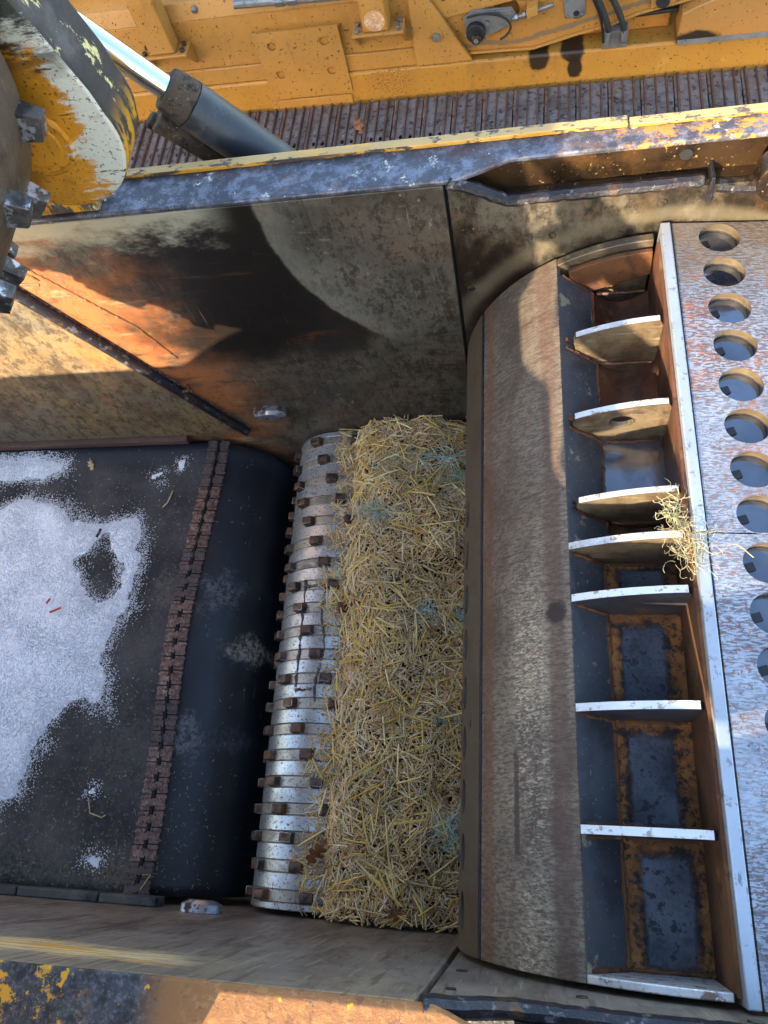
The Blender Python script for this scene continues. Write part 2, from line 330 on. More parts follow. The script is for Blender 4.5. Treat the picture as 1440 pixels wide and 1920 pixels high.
M['drum_edge'] = worn('drum_plate_dull', S(98, 84, 66), [dict(c=S(84, 66, 48), s=6, lo=.45, hi=.65, d=7, a=.8), dict(c=S(60, 44, 34), s=80, lo=.58, hi=.66, a=.6)], rough=.6, metal=.25)
M['seam'] = worn('seam_dark', S(34, 32, 34), [dict(c=S(90, 84, 80), s=120, lo=.6, hi=.68)], rough=.6, metal=.2)
M['pocket_wall'] = worn('pocket_slate', S(78, 80, 82), [dict(c=S(44, 44, 46), s=6, lo=.45, hi=.65, d=7, a=.8), dict(c=S(150, 136, 104), s=14, lo=.60, hi=.64, d=7, a=.75, r=.8, m=0.),
    dict(c=S(150, 146, 138), s=160, lo=.66, hi=.7, d=2, a=.7), dict(c=S(96, 64, 38), s=5, lo=.56, hi=.68, d=6, a=.7)], rough=.48, metal=.15, bump=(120, .35, .002))
def floor_mat(name, gloss):
    b = MB(name)
    g = b.sep(b.gen)
    w = b.ma('ADD', b.ma('MULTIPLY_ADD', b.noise(9, 5, .7), .16, -.08), b.ma('MULTIPLY_ADD', b.noise(60, 6, .75), .14, -.07))
    cx = b.ma('MULTIPLY_ADD', b.rand, .08, .50)
    dx = b.ma('SUBTRACT', .5, b.ma('ABSOLUTE', b.ma('SUBTRACT', g[0], cx)))
    dy = b.ma('MINIMUM', b.ma('SUBTRACT', 1.06, g[1]), b.ma('MULTIPLY_ADD', g[1], 1.2, .16))
    d = b.ma('ADD', b.ma('MINIMUM', dx, b.ma('MULTIPLY', dy, 1.1)), w)
    thr = .20
    inside = b.ss(d, thr, thr+.03)
    col = b.mix(b.ss(b.noise(14, 7, .75), .35, .65), S(98, 58, 22), S(160, 102, 44))
    col = b.mix(b.ss(b.noise(60, 6, .75), .48, .60), col, S(44, 28, 18))
    col = b.mix(b.ma('MULTIPLY', b.ss(b.noise(8, 4, .6), .60, .68), .7), col, S(168, 122, 64))
    sl = b.mix(b.ss(b.noise(10, 8, .78), .35, .65), S(46, 49, 56), S(100, 104, 112))
    sl = b.mix(b.ma('MULTIPLY', b.ss(b.noise(40, 7, .75), .52, .60), .85), sl, S(28, 26, 28))
    sl = b.mix(b.ma('MULTIPLY', b.ss(b.noise(24, 7, .75), .60, .66), .6), sl, S(104, 72, 46))
    edge = b.ma('MULTIPLY', b.ss(d, thr-.07, thr-.005), b.ss(d, thr+.07, thr+.02))
    col = b.mix(inside, col, sl)
    col = b.mix(b.ma('MULTIPLY', edge, b.ss(b.noise(30, 5, .7), .3, .6)), col, S(30, 22, 18))
    ro = b.mixf(inside, .75, b.mixf(b.noise(24, 5), .22, .5)); me = b.mixf(inside, 0., .4)
    b.bump(b.noise(60, 7, .78)); b.bump(b.ma('MULTIPLY', inside, -.4)); b._bs = (.8, .005)
    return b.done(col, ro, me)
M['pocket_floor'] = floor_mat('pocket_floor', False)
M['pocket_rust'] = worn('pocket_rust', S(98, 62, 28), [dict(c=S(82, 46, 22), s=9, lo=.45, hi=.62, d=7), dict(c=S(52, 34, 22), s=30, lo=.54, hi=.66, d=6, a=.8), dict(c=S(176, 118, 50), s=7, lo=.6, hi=.72, a=.7)], rough=.8, bump=(90, .6, .003))
M['pocket_dark'] = worn('pocket_dark_rust', S(108, 70, 48), [dict(c=S(58, 40, 32), s=9, lo=.45, hi=.62, d=7), dict(c=S(140, 110, 74), s=12, lo=.58, hi=.68, d=7, a=.6), dict(c=S(120, 66, 30), s=9, lo=.55, hi=.7, a=.6)], rough=.5, metal=.25, bump=(90, .5, .003))
M['wetfloor'] = worn('wet_pocket_floor', S(120, 122, 128), [dict(c=S(74, 54, 36), s=7, lo=.5, hi=.68, d=6, a=.6)], rough=.12, metal=.8, bump=(70, .2, .002), vary=.15)
M['rib'] = worn('rib_steel', S(112, 98, 76), [dict(c=S(44, 38, 32), s=6, lo=.50, hi=.62, st=(1, 1, 1), d=8, dr=.75, a=.7), dict(c=S(160, 144, 112), s=60, lo=.56, hi=.64, st=(.2, 1, 2), d=6, a=.6), dict(c=S(82, 64, 46), s=26, lo=.45, hi=.65, d=7, a=.8), dict(c=S(70, 50, 34), s=60, lo=.58, hi=.68, a=.6), dict(c=S(60, 58, 60), s=5, lo=.55, hi=.65, a=.6)], rough=.5, metal=.3)
M['ribedge'] = worn('rib_edge_worn', S(206, 202, 196), [dict(c=S(110, 80, 56), s=40, lo=.52, hi=.62, d=5, a=.85, r=.7, m=.1), dict(c=S(230, 228, 224), s=60, lo=.55, hi=.65, r=.3)], rough=.4, metal=.55, bump=(160, .5, .002))
M['bar'] = worn('bright_bar', S(170, 178, 186), [dict(c=S(120, 112, 108), s=60, lo=.58, hi=.66, d=5, a=.7), dict(c=S(96, 62, 46), s=34, lo=.62, hi=.68, d=7, dr=.75, a=.9, r=.8, m=0.,
    **{'and': lambda b: b.ss(b.sep()[1], .60, .85)}), dict(c=S(70, 66, 70), s=26, lo=.60, hi=.66, st=(3, 1, 1), d=6, a=.6)], rough=.48, metal=.55, bump=(220, .3, .001), vary=.1)
def screen_mat():
    b = MB('screen_plate')
    mp = b.n('ShaderNodeMapping'); b.l(b.raw, mp.inputs[0]); mp.inputs['Scale'].default_value = (120, 210, 0)
    w = b.noise(60, 2, .5, (1, .6, 1), src=b.raw)
    g = b.sep(mp.outputs[0])
    row = b.ma('SINE', b.ma('ADD', g[1], b.ma('MULTIPLY', w, 6.)))
    tick = b.ma('SINE', b.ma('ADD', g[0], b.ma('MULTIPLY', b.ma('SINE', b.ma('MULTIPLY', g[1], .5)), 2.)))
    d1 = b.noise(1., 3, .6, (70, 260, 1), src=b.raw, dist=.4)
    tx = b.ss(d1, .44, .56)
    col = b.mix(b.ss(b.noise(6, 6, .7), .35, .65), S(138, 144, 152), S(172, 178, 186))
    col = b.mix(b.ma('MULTIPLY', tx, b.mixf(b.ss(b.noise(4, 4, .6), .4, .62), .35, .8)), col, S(92, 76, 72))
    patch = b.ss(b.ma('ADD', b.noise(7, 8, .75, (1, 1.6, 1)), b.ma('MULTIPLY', b.ss(b.sep()[1], .45, 1.35), .13)), .56, .68)
    rust = b.ma('MULTIPLY', b.ma('MULTIPLY', patch, b.ss(b.noise(110, 5, .7), .45, .53)), .8)
    fine = b.ss(b.noise(130, 4, .7), .57, .62)
    k = b.ma('MAXIMUM', rust, b.ma('MULTIPLY', fine, .75))
    rc = b.mix(b.ss(b.noise(9, 5, .7), .4, .65), S(86, 54, 44), S(146, 86, 52))
    far = b.ss(b.sep()[1], 1.22, 1.42)
    rc = b.mix(far, rc, S(88, 68, 44))
    col = b.mix(k, col, rc)
    col = b.mix(b.ma('MULTIPLY', far, .6), col, S(110, 88, 58))
    ro = b.mixf(k, .42, .75); me = b.mixf(k, .55, .1)
    b.bump(b.ma('MULTIPLY', tx, .5)); b.bump(b.noise(150, 4, .7)); b._bs = (.5, .0012)
    return b.done(col, ro, me)
M['screen'] = screen_mat()
M['cup'] = worn('cup_wall', S(118, 104, 80), [dict(c=S(96, 76, 54), s=30, lo=.45, hi=.65, a=.7)], rough=.35, metal=.5)
M['liquid'] = worn('oily_water', S(112, 116, 124), [dict(c=S(120, 108, 90), s=26, lo=.56, hi=.70, d=5, a=.5, r=.35)], rough=.07, metal=.85, bump=None, spec=1.)

# --- yellow paints and machine materials
def yellow(name, base, chips=.625, oil=(), extra=()):
    base = tuple(x*k for x, k in zip(base, (.56, .60, 1.55)))+(1,)
    return worn(name, base, [
        dict(c=S(166, 112, 40), s=4, lo=.48, hi=.68, d=5, a=.4),
        dict(c=S(200, 156, 86), s=9, lo=.58, hi=.74, d=5, a=.35),
        dict(c=S(70, 44, 24), s=62, lo=chips+.005, hi=chips+.025, d=4, dr=.6, a=.95, r=.8),
        dict(c=S(118, 84, 44), s=5, lo=.54, hi=.72, st=(1.2, 1, .4), d=8, dr=.75, a=.45),
        dict(c=S(160, 108, 46), s=14, lo=.58, hi=.72, st=(1.8, 1, .4), d=5, a=.3)] + list(extra) +
        [dict(c=S(26, 22, 20), f=(lambda o: (lambda b: b.spot(o[0], o[1], o[2], .35, 22, .2)))(o), a=.95, r=.35) for o in oil],
        rough=.45, metal=0., bump=(220, .12, .001), vary=.07, vs_=3)
M['yel'] = yellow('machine_yellow', S(228, 158, 44))
M['yel_low'] = yellow('machine_yellow_oiled', S(226, 156, 36), oil=[((.111, 0, .195), .062, (1.1, 0, .8)), ((.292, 0, .215), .06, (1, 0, .9)), ((.31, 0, .12), .045, (1.1, 0, .7))],
    extra=[dict(c=S(96, 66, 40), s=100, lo=.52, hi=.56, d=3, a=.8, **{'and': lambda b: b.spot((-.72, 0, .15), .13, (1.1, 0, 1), .3, 20, .4)}),
           dict(c=S(96, 84, 66), s=16, lo=.58, hi=.66, d=6, a=.5, **{'and': lambda b: b.spot((-.02, 0, .13), .2, (1, 0, 1.5), .3, 10, .4)})])
M['yel_panel'] = yellow('machine_yellow_panel', S(226, 152, 40), extra=[
    dict(c=S(112, 94, 70), f=lambda b: b.ss(b.ma('ABSOLUTE', b.ma('ADD', b.ma('SUBTRACT', b.sep()[2], b.ma('MULTIPLY', b.ma('MAXIMUM', b.sep()[0], .02), .22)), b.ma('MULTIPLY_ADD', b.noise(12, 5, .7, src=b.raw), .06, -.305))), .02, .008), a=.85, r=.85)])
M['yel_box'] = yellow('machine_yellow_box', S(222, 150, 46), oil=[((.93, -.03, .245), .1, (.9, 0, 2.3))])
def arm_bare(b):
    g = b.sep()
    w = b.ma('ADD', b.ma('MULTIPLY_ADD', b.noise(5, 8, .72, (.7, 1, 1.5), src=b.raw), .46, -.23), b.ma('MULTIPLY_ADD', b.noise(34, 6, .75, (.35, 1, 2.2), src=b.raw), .12, -.06))
    return b.ss(b.ma('ADD', b.ma('ADD', g[0], b.ma('MULTIPLY', g[2], .12)), w), -.64, -.605)
M['arm'] = worn('arm_worn_paint', S(204, 134, 24), [
    dict(c=S(168, 104, 20), s=20, lo=.5, hi=.66, d=7, a=.6),
    dict(c=S(208, 202, 182), f=arm_bare, r=.6),
    dict(c=S(150, 140, 118), s=30, lo=.55, hi=.66, st=(.4, 1, 2.), d=8, dr=.75, a=.6, **{'and': arm_bare}),
    dict(c=S(64, 52, 36), s=120, lo=.58, hi=.63, d=4, a=.8),
    dict(c=S(34, 30, 26), s=22, lo=.655, hi=.675, st=(.3, 1, 3.2), rot=(0, .15, 0), d=5, a=.9),
    dict(c=S(30, 27, 25), f=lambda b: b.ma('MULTIPLY', b.ss(b.noise(6, 8, .78, (.5, 1, 2)), .42, .52), b.ss(b.sep()[2], 1.40, 1.50)), a=.92)], rough=.5, bump=(110, .4, .002), vary=.12)
M['arm_edge'] = worn('arm_edge_paint', S(58, 54, 52), [
    dict(c=S(96, 92, 90), s=10, lo=.48, hi=.66, d=7, a=.8), dict(c=S(226, 206, 140), s=13, lo=.585, hi=.61, st=(1.4, 1, .6), d=8, dr=.75, r=.6, h=.5),
    dict(c=S(208, 148, 20), f=lambda b: b.ma('MULTIPLY', b.ss(b.noise(26, 6, .7, (1, 1, .4)), .46, .52), b.ss(b.sep()[2], 1.36, 1.28)), r=.55, h=.5)], rough=.5, bump=(90, .5, .003))
M['feed'] = worn('feed_roller_steel', S(112, 98, 82), [dict(c=S(70, 60, 50), s=5, lo=.45, hi=.65, d=8, dr=.75), dict(c=S(160, 150, 134), s=22, lo=.58, hi=.70, st=(1, 3, 1), d=6, a=.5, m=.5, r=.4), dict(c=S(60, 44, 32), s=60, lo=.6, hi=.68, a=.6)], rough=.5, metal=.4, bump=(90, .4, .003))
M['feed_tooth'] = worn('feed_tooth_steel', S(104, 96, 92), [dict(c=S(60, 54, 52), s=20, lo=.45, hi=.6, d=6), dict(c=S(214, 216, 220), s=36, lo=.52, hi=.62, d=6, a=.8, m=.8, r=.3)], rough=.4, metal=.55, bump=(70, .7, .004))
M['chrome'] = worn('chrome_rod', S(210, 214, 218), rough=.1, metal=1., bump=None, vary=.03)
M['barrel'] = worn('barrel_black_paint', S(40, 44, 50), [dict(c=S(104, 86, 64), s=40, lo=.5, hi=.6, d=8, dr=.8, a=.75, r=.9, **{'and': lambda b: b.ss(b.ma('ADD', b.sep()[0], b.ma('MULTIPLY_ADD', b.noise(12, 5, .7), .12, -.06)), -.66, -.72)}),dict(c=S(80, 90, 104), s=7, lo=.5, hi=.66, st=(1, 1, 1), d=6, a=.6), dict(c=S(110, 92, 70), s=120, lo=.62, hi=.68, a=.4)], rough=.4, bump=(90, .2, .002))
M['gland'] = worn('greasy_gland', S(84, 68, 50), [dict(c=S(36, 30, 26), s=30, lo=.45, hi=.6, d=7), dict(c=S(130, 110, 80), s=140, lo=.6, hi=.66)], rough=.85, bump=(150, 1., .006))
M['shoe'] = worn('track_shoe_rust', S(136, 124, 114), [dict(c=S(150, 144, 138), s=12, lo=.45, hi=.62, d=7, a=.85, r=.75), dict(c=S(62, 44, 36), s=30, lo=.52, hi=.64, d=6, a=.8), dict(c=S(44, 42, 42), s=16, lo=.6, hi=.68, d=7, a=.8)], rough=.75, metal=.15, bump=(120, .6, .003))
M['grouser'] = worn('grouser_rust', S(104, 78, 64), [dict(c=S(130, 106, 92), s=30, lo=.5, hi=.65, d=6, a=.8), dict(c=S(58, 38, 30), s=40, lo=.55, hi=.66, a=.8)], rough=.65, metal=.25, bump=(120, .6, .003))
M['grey_plate'] = worn('grey_plate', S(120, 120, 116), [dict(c=S(84, 82, 78), s=9, lo=.5, hi=.66, a=.6), dict(c=S(150, 150, 146), s=30, lo=.6, hi=.7, a=.5)], rough=.55, metal=.3)
M['steel'] = worn('plain_steel', S(128, 128, 126), [dict(c=S(80, 70, 62), s=30, lo=.55, hi=.68, a=.7)], rough=.4, metal=.6)
M['black'] = worn('black_rubber', S(28, 28, 30), [dict(c=S(70, 66, 60), s=30, lo=.58, hi=.7, a=.5)], rough=.55)
M['body_dark'] = worn('dark_body', S(24, 24, 25), rough=.8)
M['decal'] = worn('faded_decal', S(206, 156, 108), [dict(c=S(224, 196, 160), s=60, lo=.5, hi=.6, a=.7), dict(c=S(186, 120, 60), s=24, lo=.55, hi=.62, a=.7)], rough=.6)
M['ground'] = worn('gravel_ground', S(92, 84, 74), [dict(c=S(60, 54, 48), s=14, lo=.45, hi=.65, d=8), dict(c=S(140, 132, 120), s=60, lo=.56, hi=.66)], rough=.9, bump=(40, .8, .02))
M['pit'] = worn('pit_steel', S(52, 46, 40), [dict(c=S(30, 26, 24), s=6, lo=.45, hi=.65)], rough=.8)
M['leaf'] = worn('dead_leaf', S(150, 96, 52), [dict(c=S(116, 66, 36), s=50, lo=.45, hi=.62), dict(c=S(190, 150, 100), s=90, lo=.58, hi=.68, a=.6)], rough=.7)
M['leaf_pale'] = worn('dry_leaf_pale', S(196, 164, 120), [dict(c=S(150, 110, 74), s=60, lo=.5, hi=.64)], rough=.75)
M['twig'] = worn('straw_stalk', S(206, 184, 128), [dict(c=S(160, 132, 84), s=60, lo=.5, hi=.65)], rough=.6)
M['redbit'] = worn('red_stain_bit', S(176, 84, 60), rough=.7)

def island_mat(name, stops, rough=.6, tr=0.):
    b = MB(name)
    ge = b.n('ShaderNodeNewGeometry'); rp = b.n('ShaderNodeValToRGB')
    b.l(ge.outputs['Random Per Island'], rp.inputs[0])
    e = rp.color_ramp.elements
    while len(e) < len(stops): e.new(.5)
    for i, (p, c) in enumerate(stops): e[i].position = p; e[i].color = c
    col = b.mix(b.ma('MULTIPLY', b.ss(b.noise(7, 6, .7), .42, .66), .38), rp.outputs[0], S(140, 104, 66))
    return b.done(col, rough, 0.)
M['straw'] = island_mat('straw_blades', [(0, S(156, 116, 76)), (.15, S(214, 172, 118)), (.40, S(242, 204, 150)), (.65, S(250, 228, 188)), (.82, S(246, 208, 126)), (.93, S(226, 172, 70)), (1, S(196, 174, 140))])
M['stalk'] = island_mat('straw_stalks', [(0, S(226, 178, 74)), (.4, S(246, 208, 116)), (.7, S(244, 224, 164)), (1, S(216, 184, 96))], .45)
M['straw_base'] = worn('straw_bed', S(84, 62, 36), [dict(c=S(52, 38, 22), s=40, lo=.45, hi=.6, d=6), dict(c=S(150, 126, 80), s=110, lo=.55, hi=.65)], rough=.9, bump=(120, 1., .01))
M['net'] = island_mat('net_fibre_green', [(0, S(150, 190, 172)), (.5, S(186, 216, 200)), (1, S(120, 168, 156))], .5)
M['net_pale'] = island_mat('net_fibre_pale', [(0, S(156, 150, 108)), (.5, S(188, 182, 144)), (1, S(128, 126, 86))], .5)
b = MB('snow'); b.bump(b.noise(260, 4, .7)); b.bump(b.ma('MULTIPLY', b.noise(60, 4, .6), 2.)); b._bs = (.6, .004)
M['snow'] = b.done(b.mix(b.ma('MULTIPLY', b.ss(b.noise(240, 4, .7), .52, .62), b.ss(b.noise(6, 5, .7), .40, .62)), b.mix(b.ss(b.noise(30, 4), .3, .7), (.84, .86, .9, 1), (.93, .94, .95, 1)), S(150, 154, 164)), .65)
M['snow'].node_tree.nodes['Principled BSDF'].inputs['Subsurface Weight'].default_value = .0
M['chaff'] = island_mat('chaff', [(0, S(140, 120, 84)), (.5, S(190, 172, 128)), (1, S(110, 96, 74))])

# ------------------------------------------------------------------ geometry helpers
ROOT = {}
def thing(name, label, cat, loc=(0, 0, 0), rotz=0., group=None):
    o = bpy.data.objects.new(name, None); COL.objects.link(o)
    o.empty_display_size = .1
    o.location = loc; o.rotation_euler = (0, 0, rotz); o['label'] = label; o['category'] = cat
    if group: o['group'] = group
    ROOT[o] = (Matrix.Translation(loc) @ Matrix.Rotation(rotz, 4, 'Z'))
    return o
def tag(o, label, cat, group=None, kind=None):
    o['label'] = label; o['category'] = cat
    if group: o['group'] = group
    if kind: o['kind'] = kind
    return o
def finish(me, smooth=35):
    if smooth:
        for p in me.polygons: p.use_smooth = True
        me.set_sharp_from_angle(angle=R(smooth))
def link(name, me, mats, parent=None, local=False, bevel=0., mtx=None):
    o = bpy.data.objects.new(name, me); COL.objects.link(o)
    if mats is not None:
        for mm in (mats if isinstance(mats, (list, tuple)) else [mats]):
            if len(me.materials) < (len(mats) if isinstance(mats, (list, tuple)) else 1): me.materials.append(M[mm] if isinstance(mm, str) else mm)
    if parent is not None:
        o.parent = parent
        if not local and parent in ROOT: o.matrix_parent_inverse = ROOT[parent].inverted()
        if not local and parent not in ROOT and parent.get('_inv') is None and parent.parent in ROOT:
            pass
    if mtx is not None: o.matrix_local = mtx if local or parent is None else o.matrix_parent_inverse @ mtx
    if mtx is not None and parent is not None and not local:
        o.matrix_parent_inverse = Matrix.Identity(4); o.matrix_local = ROOT[parent].inverted() @ mtx
    if bevel:
        bv = o.modifiers.new('bevel', 'BEVEL'); bv.width = bevel; bv.segments = 2; bv.limit_method = 'ANGLE'; bv.angle_limit = R(40)
    return o
def obj(name, bm, mats, parent=None, local=False, bevel=0., smooth=35, mtx=None):
    bmesh.ops.recalc_face_normals(bm, faces=bm.faces)
    me = bpy.data.meshes.new(name); bm.to_mesh(me); bm.free(); finish(me, smooth)
    return link(name, me, mats, parent, local, bevel, mtx)
def NB(): return bmesh.new()
def box(bm, lo, hi, mi=0):
    x0, y0, z0 = lo; x1, y1, z1 = hi
    v = [bm.verts.new(p) for p in ((x0, y0, z0), (x1, y0, z0), (x1, y1, z0), (x0, y1, z0), (x0, y0, z1), (x1, y0, z1), (x1, y1, z1), (x0, y1, z1))]
    for f in ((0, 3, 2, 1), (4, 5, 6, 7), (0, 1, 5, 4), (1, 2, 6, 5), (2, 3, 7, 6), (3, 0, 4, 7)):
        bm.faces.new([v[i] for i in f]).material_index = mi
    return v
def prism(bm, pts, a, b, axis='y', mi=0, side_mi=None):
    """pts are 2D: axis y -> (x,z); axis x -> (y,z); axis z -> (x,y)"""
    def P(p, t):
        return (p[0], t, p[1]) if axis == 'y' else (t, p[0], p[1]) if axis == 'x' else (p[0], p[1], t)
    A = [bm.verts.new(P(p, a)) for p in pts]; B = [bm.verts.new(P(p, b)) for p in pts]
    n = len(pts)
    bm.faces.new(A).material_index = mi; bm.faces.new(B[::-1]).material_index = mi
    for i in range(n):
        bm.faces.new((A[i], B[i], B[(i+1) % n], A[(i+1) % n])).material_index = mi if side_mi is None else side_mi
def tube(bm, p0, p1, r, n=16, r1=None, caps=True, mi=0):
    p0 = Vector(p0); p1 = Vector(p1); d = (p1-p0).normalized()
    u = d.orthogonal().normalized(); w = d.cross(u); r1 = r if r1 is None else r1
    A = [bm.verts.new(p0+(u*math.cos(t)+w*math.sin(t))*r) for t in (2*math.pi*i/n for i in range(n))]
    B = [bm.verts.new(p1+(u*math.cos(t)+w*math.sin(t))*r1) for t in (2*math.pi*i/n for i in range(n))]
    for i in range(n): bm.faces.new((A[i], A[(i+1) % n], B[(i+1) % n], B[i])).material_index = mi
    if caps: bm.faces.new(A[::-1]).material_index = mi; bm.faces.new(B).material_index = mi
def path(bm, pts, r, n=8, mi=0, jit=0.):
    pts = [Vector(p) for p in pts]; rings = []
    u = None
    for i, p in enumerate(pts):
        d = (pts[min(i+1, len(pts)-1)]-pts[max(i-1, 0)]).normalized()
        u = d.orthogonal().normalized() if u is None else (u-d*u.dot(d)).normalized()
        w = d.cross(u); rr = r*(1+rnd.uniform(-jit, jit))
        rings.append([bm.verts.new(p+(u*math.cos(2*math.pi*k/n)+w*math.sin(2*math.pi*k/n))*rr) for k in range(n)])
    for a, b in zip(rings, rings[1:]):
        for k in range(n): bm.faces.new((a[k], a[(k+1) % n], b[(k+1) % n], b[k])).material_index = mi
    bm.faces.new(rings[0][::-1]); bm.faces.new(rings[-1])
def bead(p0, p1, r, step=.006, wob=.35):
    p0 = Vector(p0); p1 = Vector(p1); n = max(2, int((p1-p0).length/step))
    return [p0.lerp(p1, i/n)+Vector([rnd.uniform(-1, 1)*r*wob for _ in range(3)]) for i in range(n+1)]
def circle(c, rx, ry=None, n=32, ph=0.):
    ry = rx if ry is None else ry
    return [(c[0]+rx*math.cos(2*math.pi*i/n+ph), c[1]+ry*math.sin(2*math.pi*i/n+ph)) for i in range(n)]
def plate2d(outer, holes, t):
    """flat plate with real holes; lies in local XY, z from -t/2 to t/2; returns a bmesh"""
    cu = bpy.data.curves.new('tmp', 'CURVE'); cu.dimensions = '2D'; cu.fill_mode = 'BOTH'; cu.extrude = t/2
    for pts in [outer]+list(holes):
        sp = cu.splines.new('POLY'); sp.points.add(len(pts)-1); sp.use_cyclic_u = True
        for q, p in zip(sp.points, pts): q.co = (p[0], p[1], 0, 1)
    o = bpy.data.objects.new('tmp', cu); COL.objects.link(o)
    me = bpy.data.meshes.new_from_object(o)
    bm = NB(); bm.from_mesh(me)
    bpy.data.objects.remove(o); bpy.data.curves.remove(cu); bpy.data.meshes.remove(me)
    bmesh.ops.remove_doubles(bm, verts=bm.verts, dist=1e-5)
    return bm
def remap(bm, f):
    for v in bm.verts: v.co = f(v.co)
    return bm

# ------------------------------------------------------------------ ground
g = NB(); box(g, (-150, -150, -2.0), (150, 150, -1.9))
o = obj('ground', g, 'ground', smooth=0); o['kind'] = 'structure'

# ------------------------------------------------------------------ side walls of the infeed
def rim_obj(b, t):
    bmesh.ops.recalc_face_normals(b, faces=b.faces)
    for f in b.faces:
        if f.normal.z > .7: f.material_index = 1
    return obj('flange_rim', b, ['rim', 'rim_top'], t, bevel=.003)
def side_wall(y, s, label, mats, near):
    """s=+1: outward is +y (far wall); s=-1: outward is -y (near wall)"""
    Y = lambda d: y + s*d
    t = thing('side_wall', label, 'wall', (0, y, -1.0))
    def pr(name, pts, d0, d1, mat, bev=.0, smooth=35):
        b = NB(); prism(b, pts, min(Y(d0), Y(d1)), max(Y(d0), Y(d1))); return obj(name, b, mat, t, bevel=bev, smooth=smooth)
    pr('wall_panel', [(-5.2, -.6), (-.16, -.6), (-.16, 1.0075), (-5.2, 1.0075)], 0, .02, mats[0], .002)
    pr('liner_panel', [(-.152, -.6), (1.2, -.6), (1.2, .94), (-.03, .94), (-.152, 1.0075)], .004, .024, mats[1], .002)
    pr('backing_strip', [(-.17, -.6), (-.14, -.6), (-.14, 1.0), (-.17, 1.0)], .026, .034, 'dark_gap')
    # flange, its rim, the recess above the cut-out and the ledge
    b = NB()
    in_y = Y(.045); ou = Y(.118)
    pts = [(-5.2, Y(0.)), (-.1345, Y(0.0)), (-.02, in_y), (1.2, in_y), (1.2, ou), (-5.2, ou)]
    prism(b, pts, 1.008, 1.0215, axis='z'); obj('top_flange', b, mats[2], t, bevel=.004)
    if not near:
        b = NB(); yy = sorted((Y(.096), Y(.119))); box(b, (-5.2, yy[0], 1.022), (.215, yy[1], 1.034)); rim_obj(b, t)
        b = NB(); box(b, (.218, yy[0]-.003, 1.022), (1.2, yy[1]-.003, 1.031)); rim_obj(b, t)
    pr('recess_panel', [(-.15, .9), (1.2, .9), (1.2, 1.0075), (-.15, 1.0075)], .05, .062, 'recess', .0)
    b = NB(); yy = sorted((Y(.0245), Y(.0495))); box(b, (-.03, yy[0], .925), (1.2, yy[1], .94)); obj('ledge', b, 'recess', t)
    P = [(-.150, Y(.004), 1.012), (-.135, Y(.004), 1.006), (-.10, Y(.006), .990), (-.06, Y(.006), .965), (-.03, Y(.008), .946), (0, Y(.01), .942), (.1, Y(.012), .943), (.2, Y(.012), .944), (.3, Y(.013), .945), (.378, Y(.013), .946)]
    Q = []
    for p, q in zip(P, P[1:]):
        n_ = max(1, int((Vector(q)-Vector(p)).length/.012))
        Q += [Vector(p).lerp(Vector(q), i/n_)+Vector((0, s*abs(rnd.gauss(0, .0008)), rnd.gauss(0, .0006))) for i in range(n_)]
    b = NB(); path(b, Q, .0135, 8, jit=.07); obj('edge_lip', b, 'lip', t)
    pts = [(.375, .90), (.39, .90), (.386, .962), (.378, .962)]
    b = NB(); prism(b, pts, *sorted((Y(.0), Y(.0495)))); obj('stop_plate', b, 'lip', t, bevel=.002)
    P = [(.395, Y(.015), .93), (.44, Y(.012), .922), (.52, Y(.012), .918), (.7, Y(.012), .915)]
    b = NB(); path(b, P, .014, 8, jit=.2); obj('edge_lip', b, 'lip', t)
    for (bx, bz, br) in [(-.105, .975, .011), (-.124, .871, .008), (-.124, .678, .010), (.067, .835, .009), (.291, .904, .011)]:
        b = NB(); tube(b, (bx, Y(.0015), bz), (bx, Y(.01), bz), br, 14); obj('bolt_head', b, 'bolt', t, bevel=.001)
    b = NB(); tube(b, (.329, Y(.046), .985), (.329, Y(.056), .985), .013, 18); obj('bolt_hole', b, 'dark_gap', t)
    return t
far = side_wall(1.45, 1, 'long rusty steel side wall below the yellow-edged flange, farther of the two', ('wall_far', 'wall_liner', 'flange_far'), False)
near = side_wall(0.0, -1, 'grey steel side wall along the bottom edge of the picture, nearer of the two', ('wall_near', 'wall_near', 'flange_near'), True)

# pivot brackets under the swing arms; near bracket and bar added unseen for their shade
b = NB(); prism(b, [(-1.7, 1.022), (-.93, 1.022), (-.95, 1.10), (-1.05, 1.155), (-1.7, 1.155)], 1.46, 1.54); obj('pivot_bracket', b, 'arm_edge', far, bevel=.004)
b = NB(); prism(b, [(-1.78, .9), (-.535, .9), (-.535, 1.06), (-.65, 1.24), (-.78, 1.33), (-1.3, 1.33), (-1.60, 1.19), (-1.78, 1.07)], -.18, -.119); obj('pivot_bracket', b, 'arm_edge', near, bevel=.004)  # near one is unseen, widened to block sun from far wall and flange
b = NB(); prism(b, [(-.72, 1.1025), (1.2, 1.1025), (1.2, 1.176), (-.2, 1.176), (-.5, 1.205), (-.60, 1.285), (-.72, 1.28)], -.215, -.19); obj('shade_bar', b, 'rim', near, bevel=.004)  # added unseen bar, its profile shaped to shade drum and ribs
for x in (-.6, .3, 1.1):
    b = NB(); box(b, (x, -.189, 1.0), (x+.06, -.1305, 1.03)); box(b, (x, -.235, .98), (x+.06, -.2155, 1.18)); box(b, (x, -.2155, .98), (x+.06, -.1895, 1.03)); obj('shade_bar_bracket', b, 'arm_edge', near)
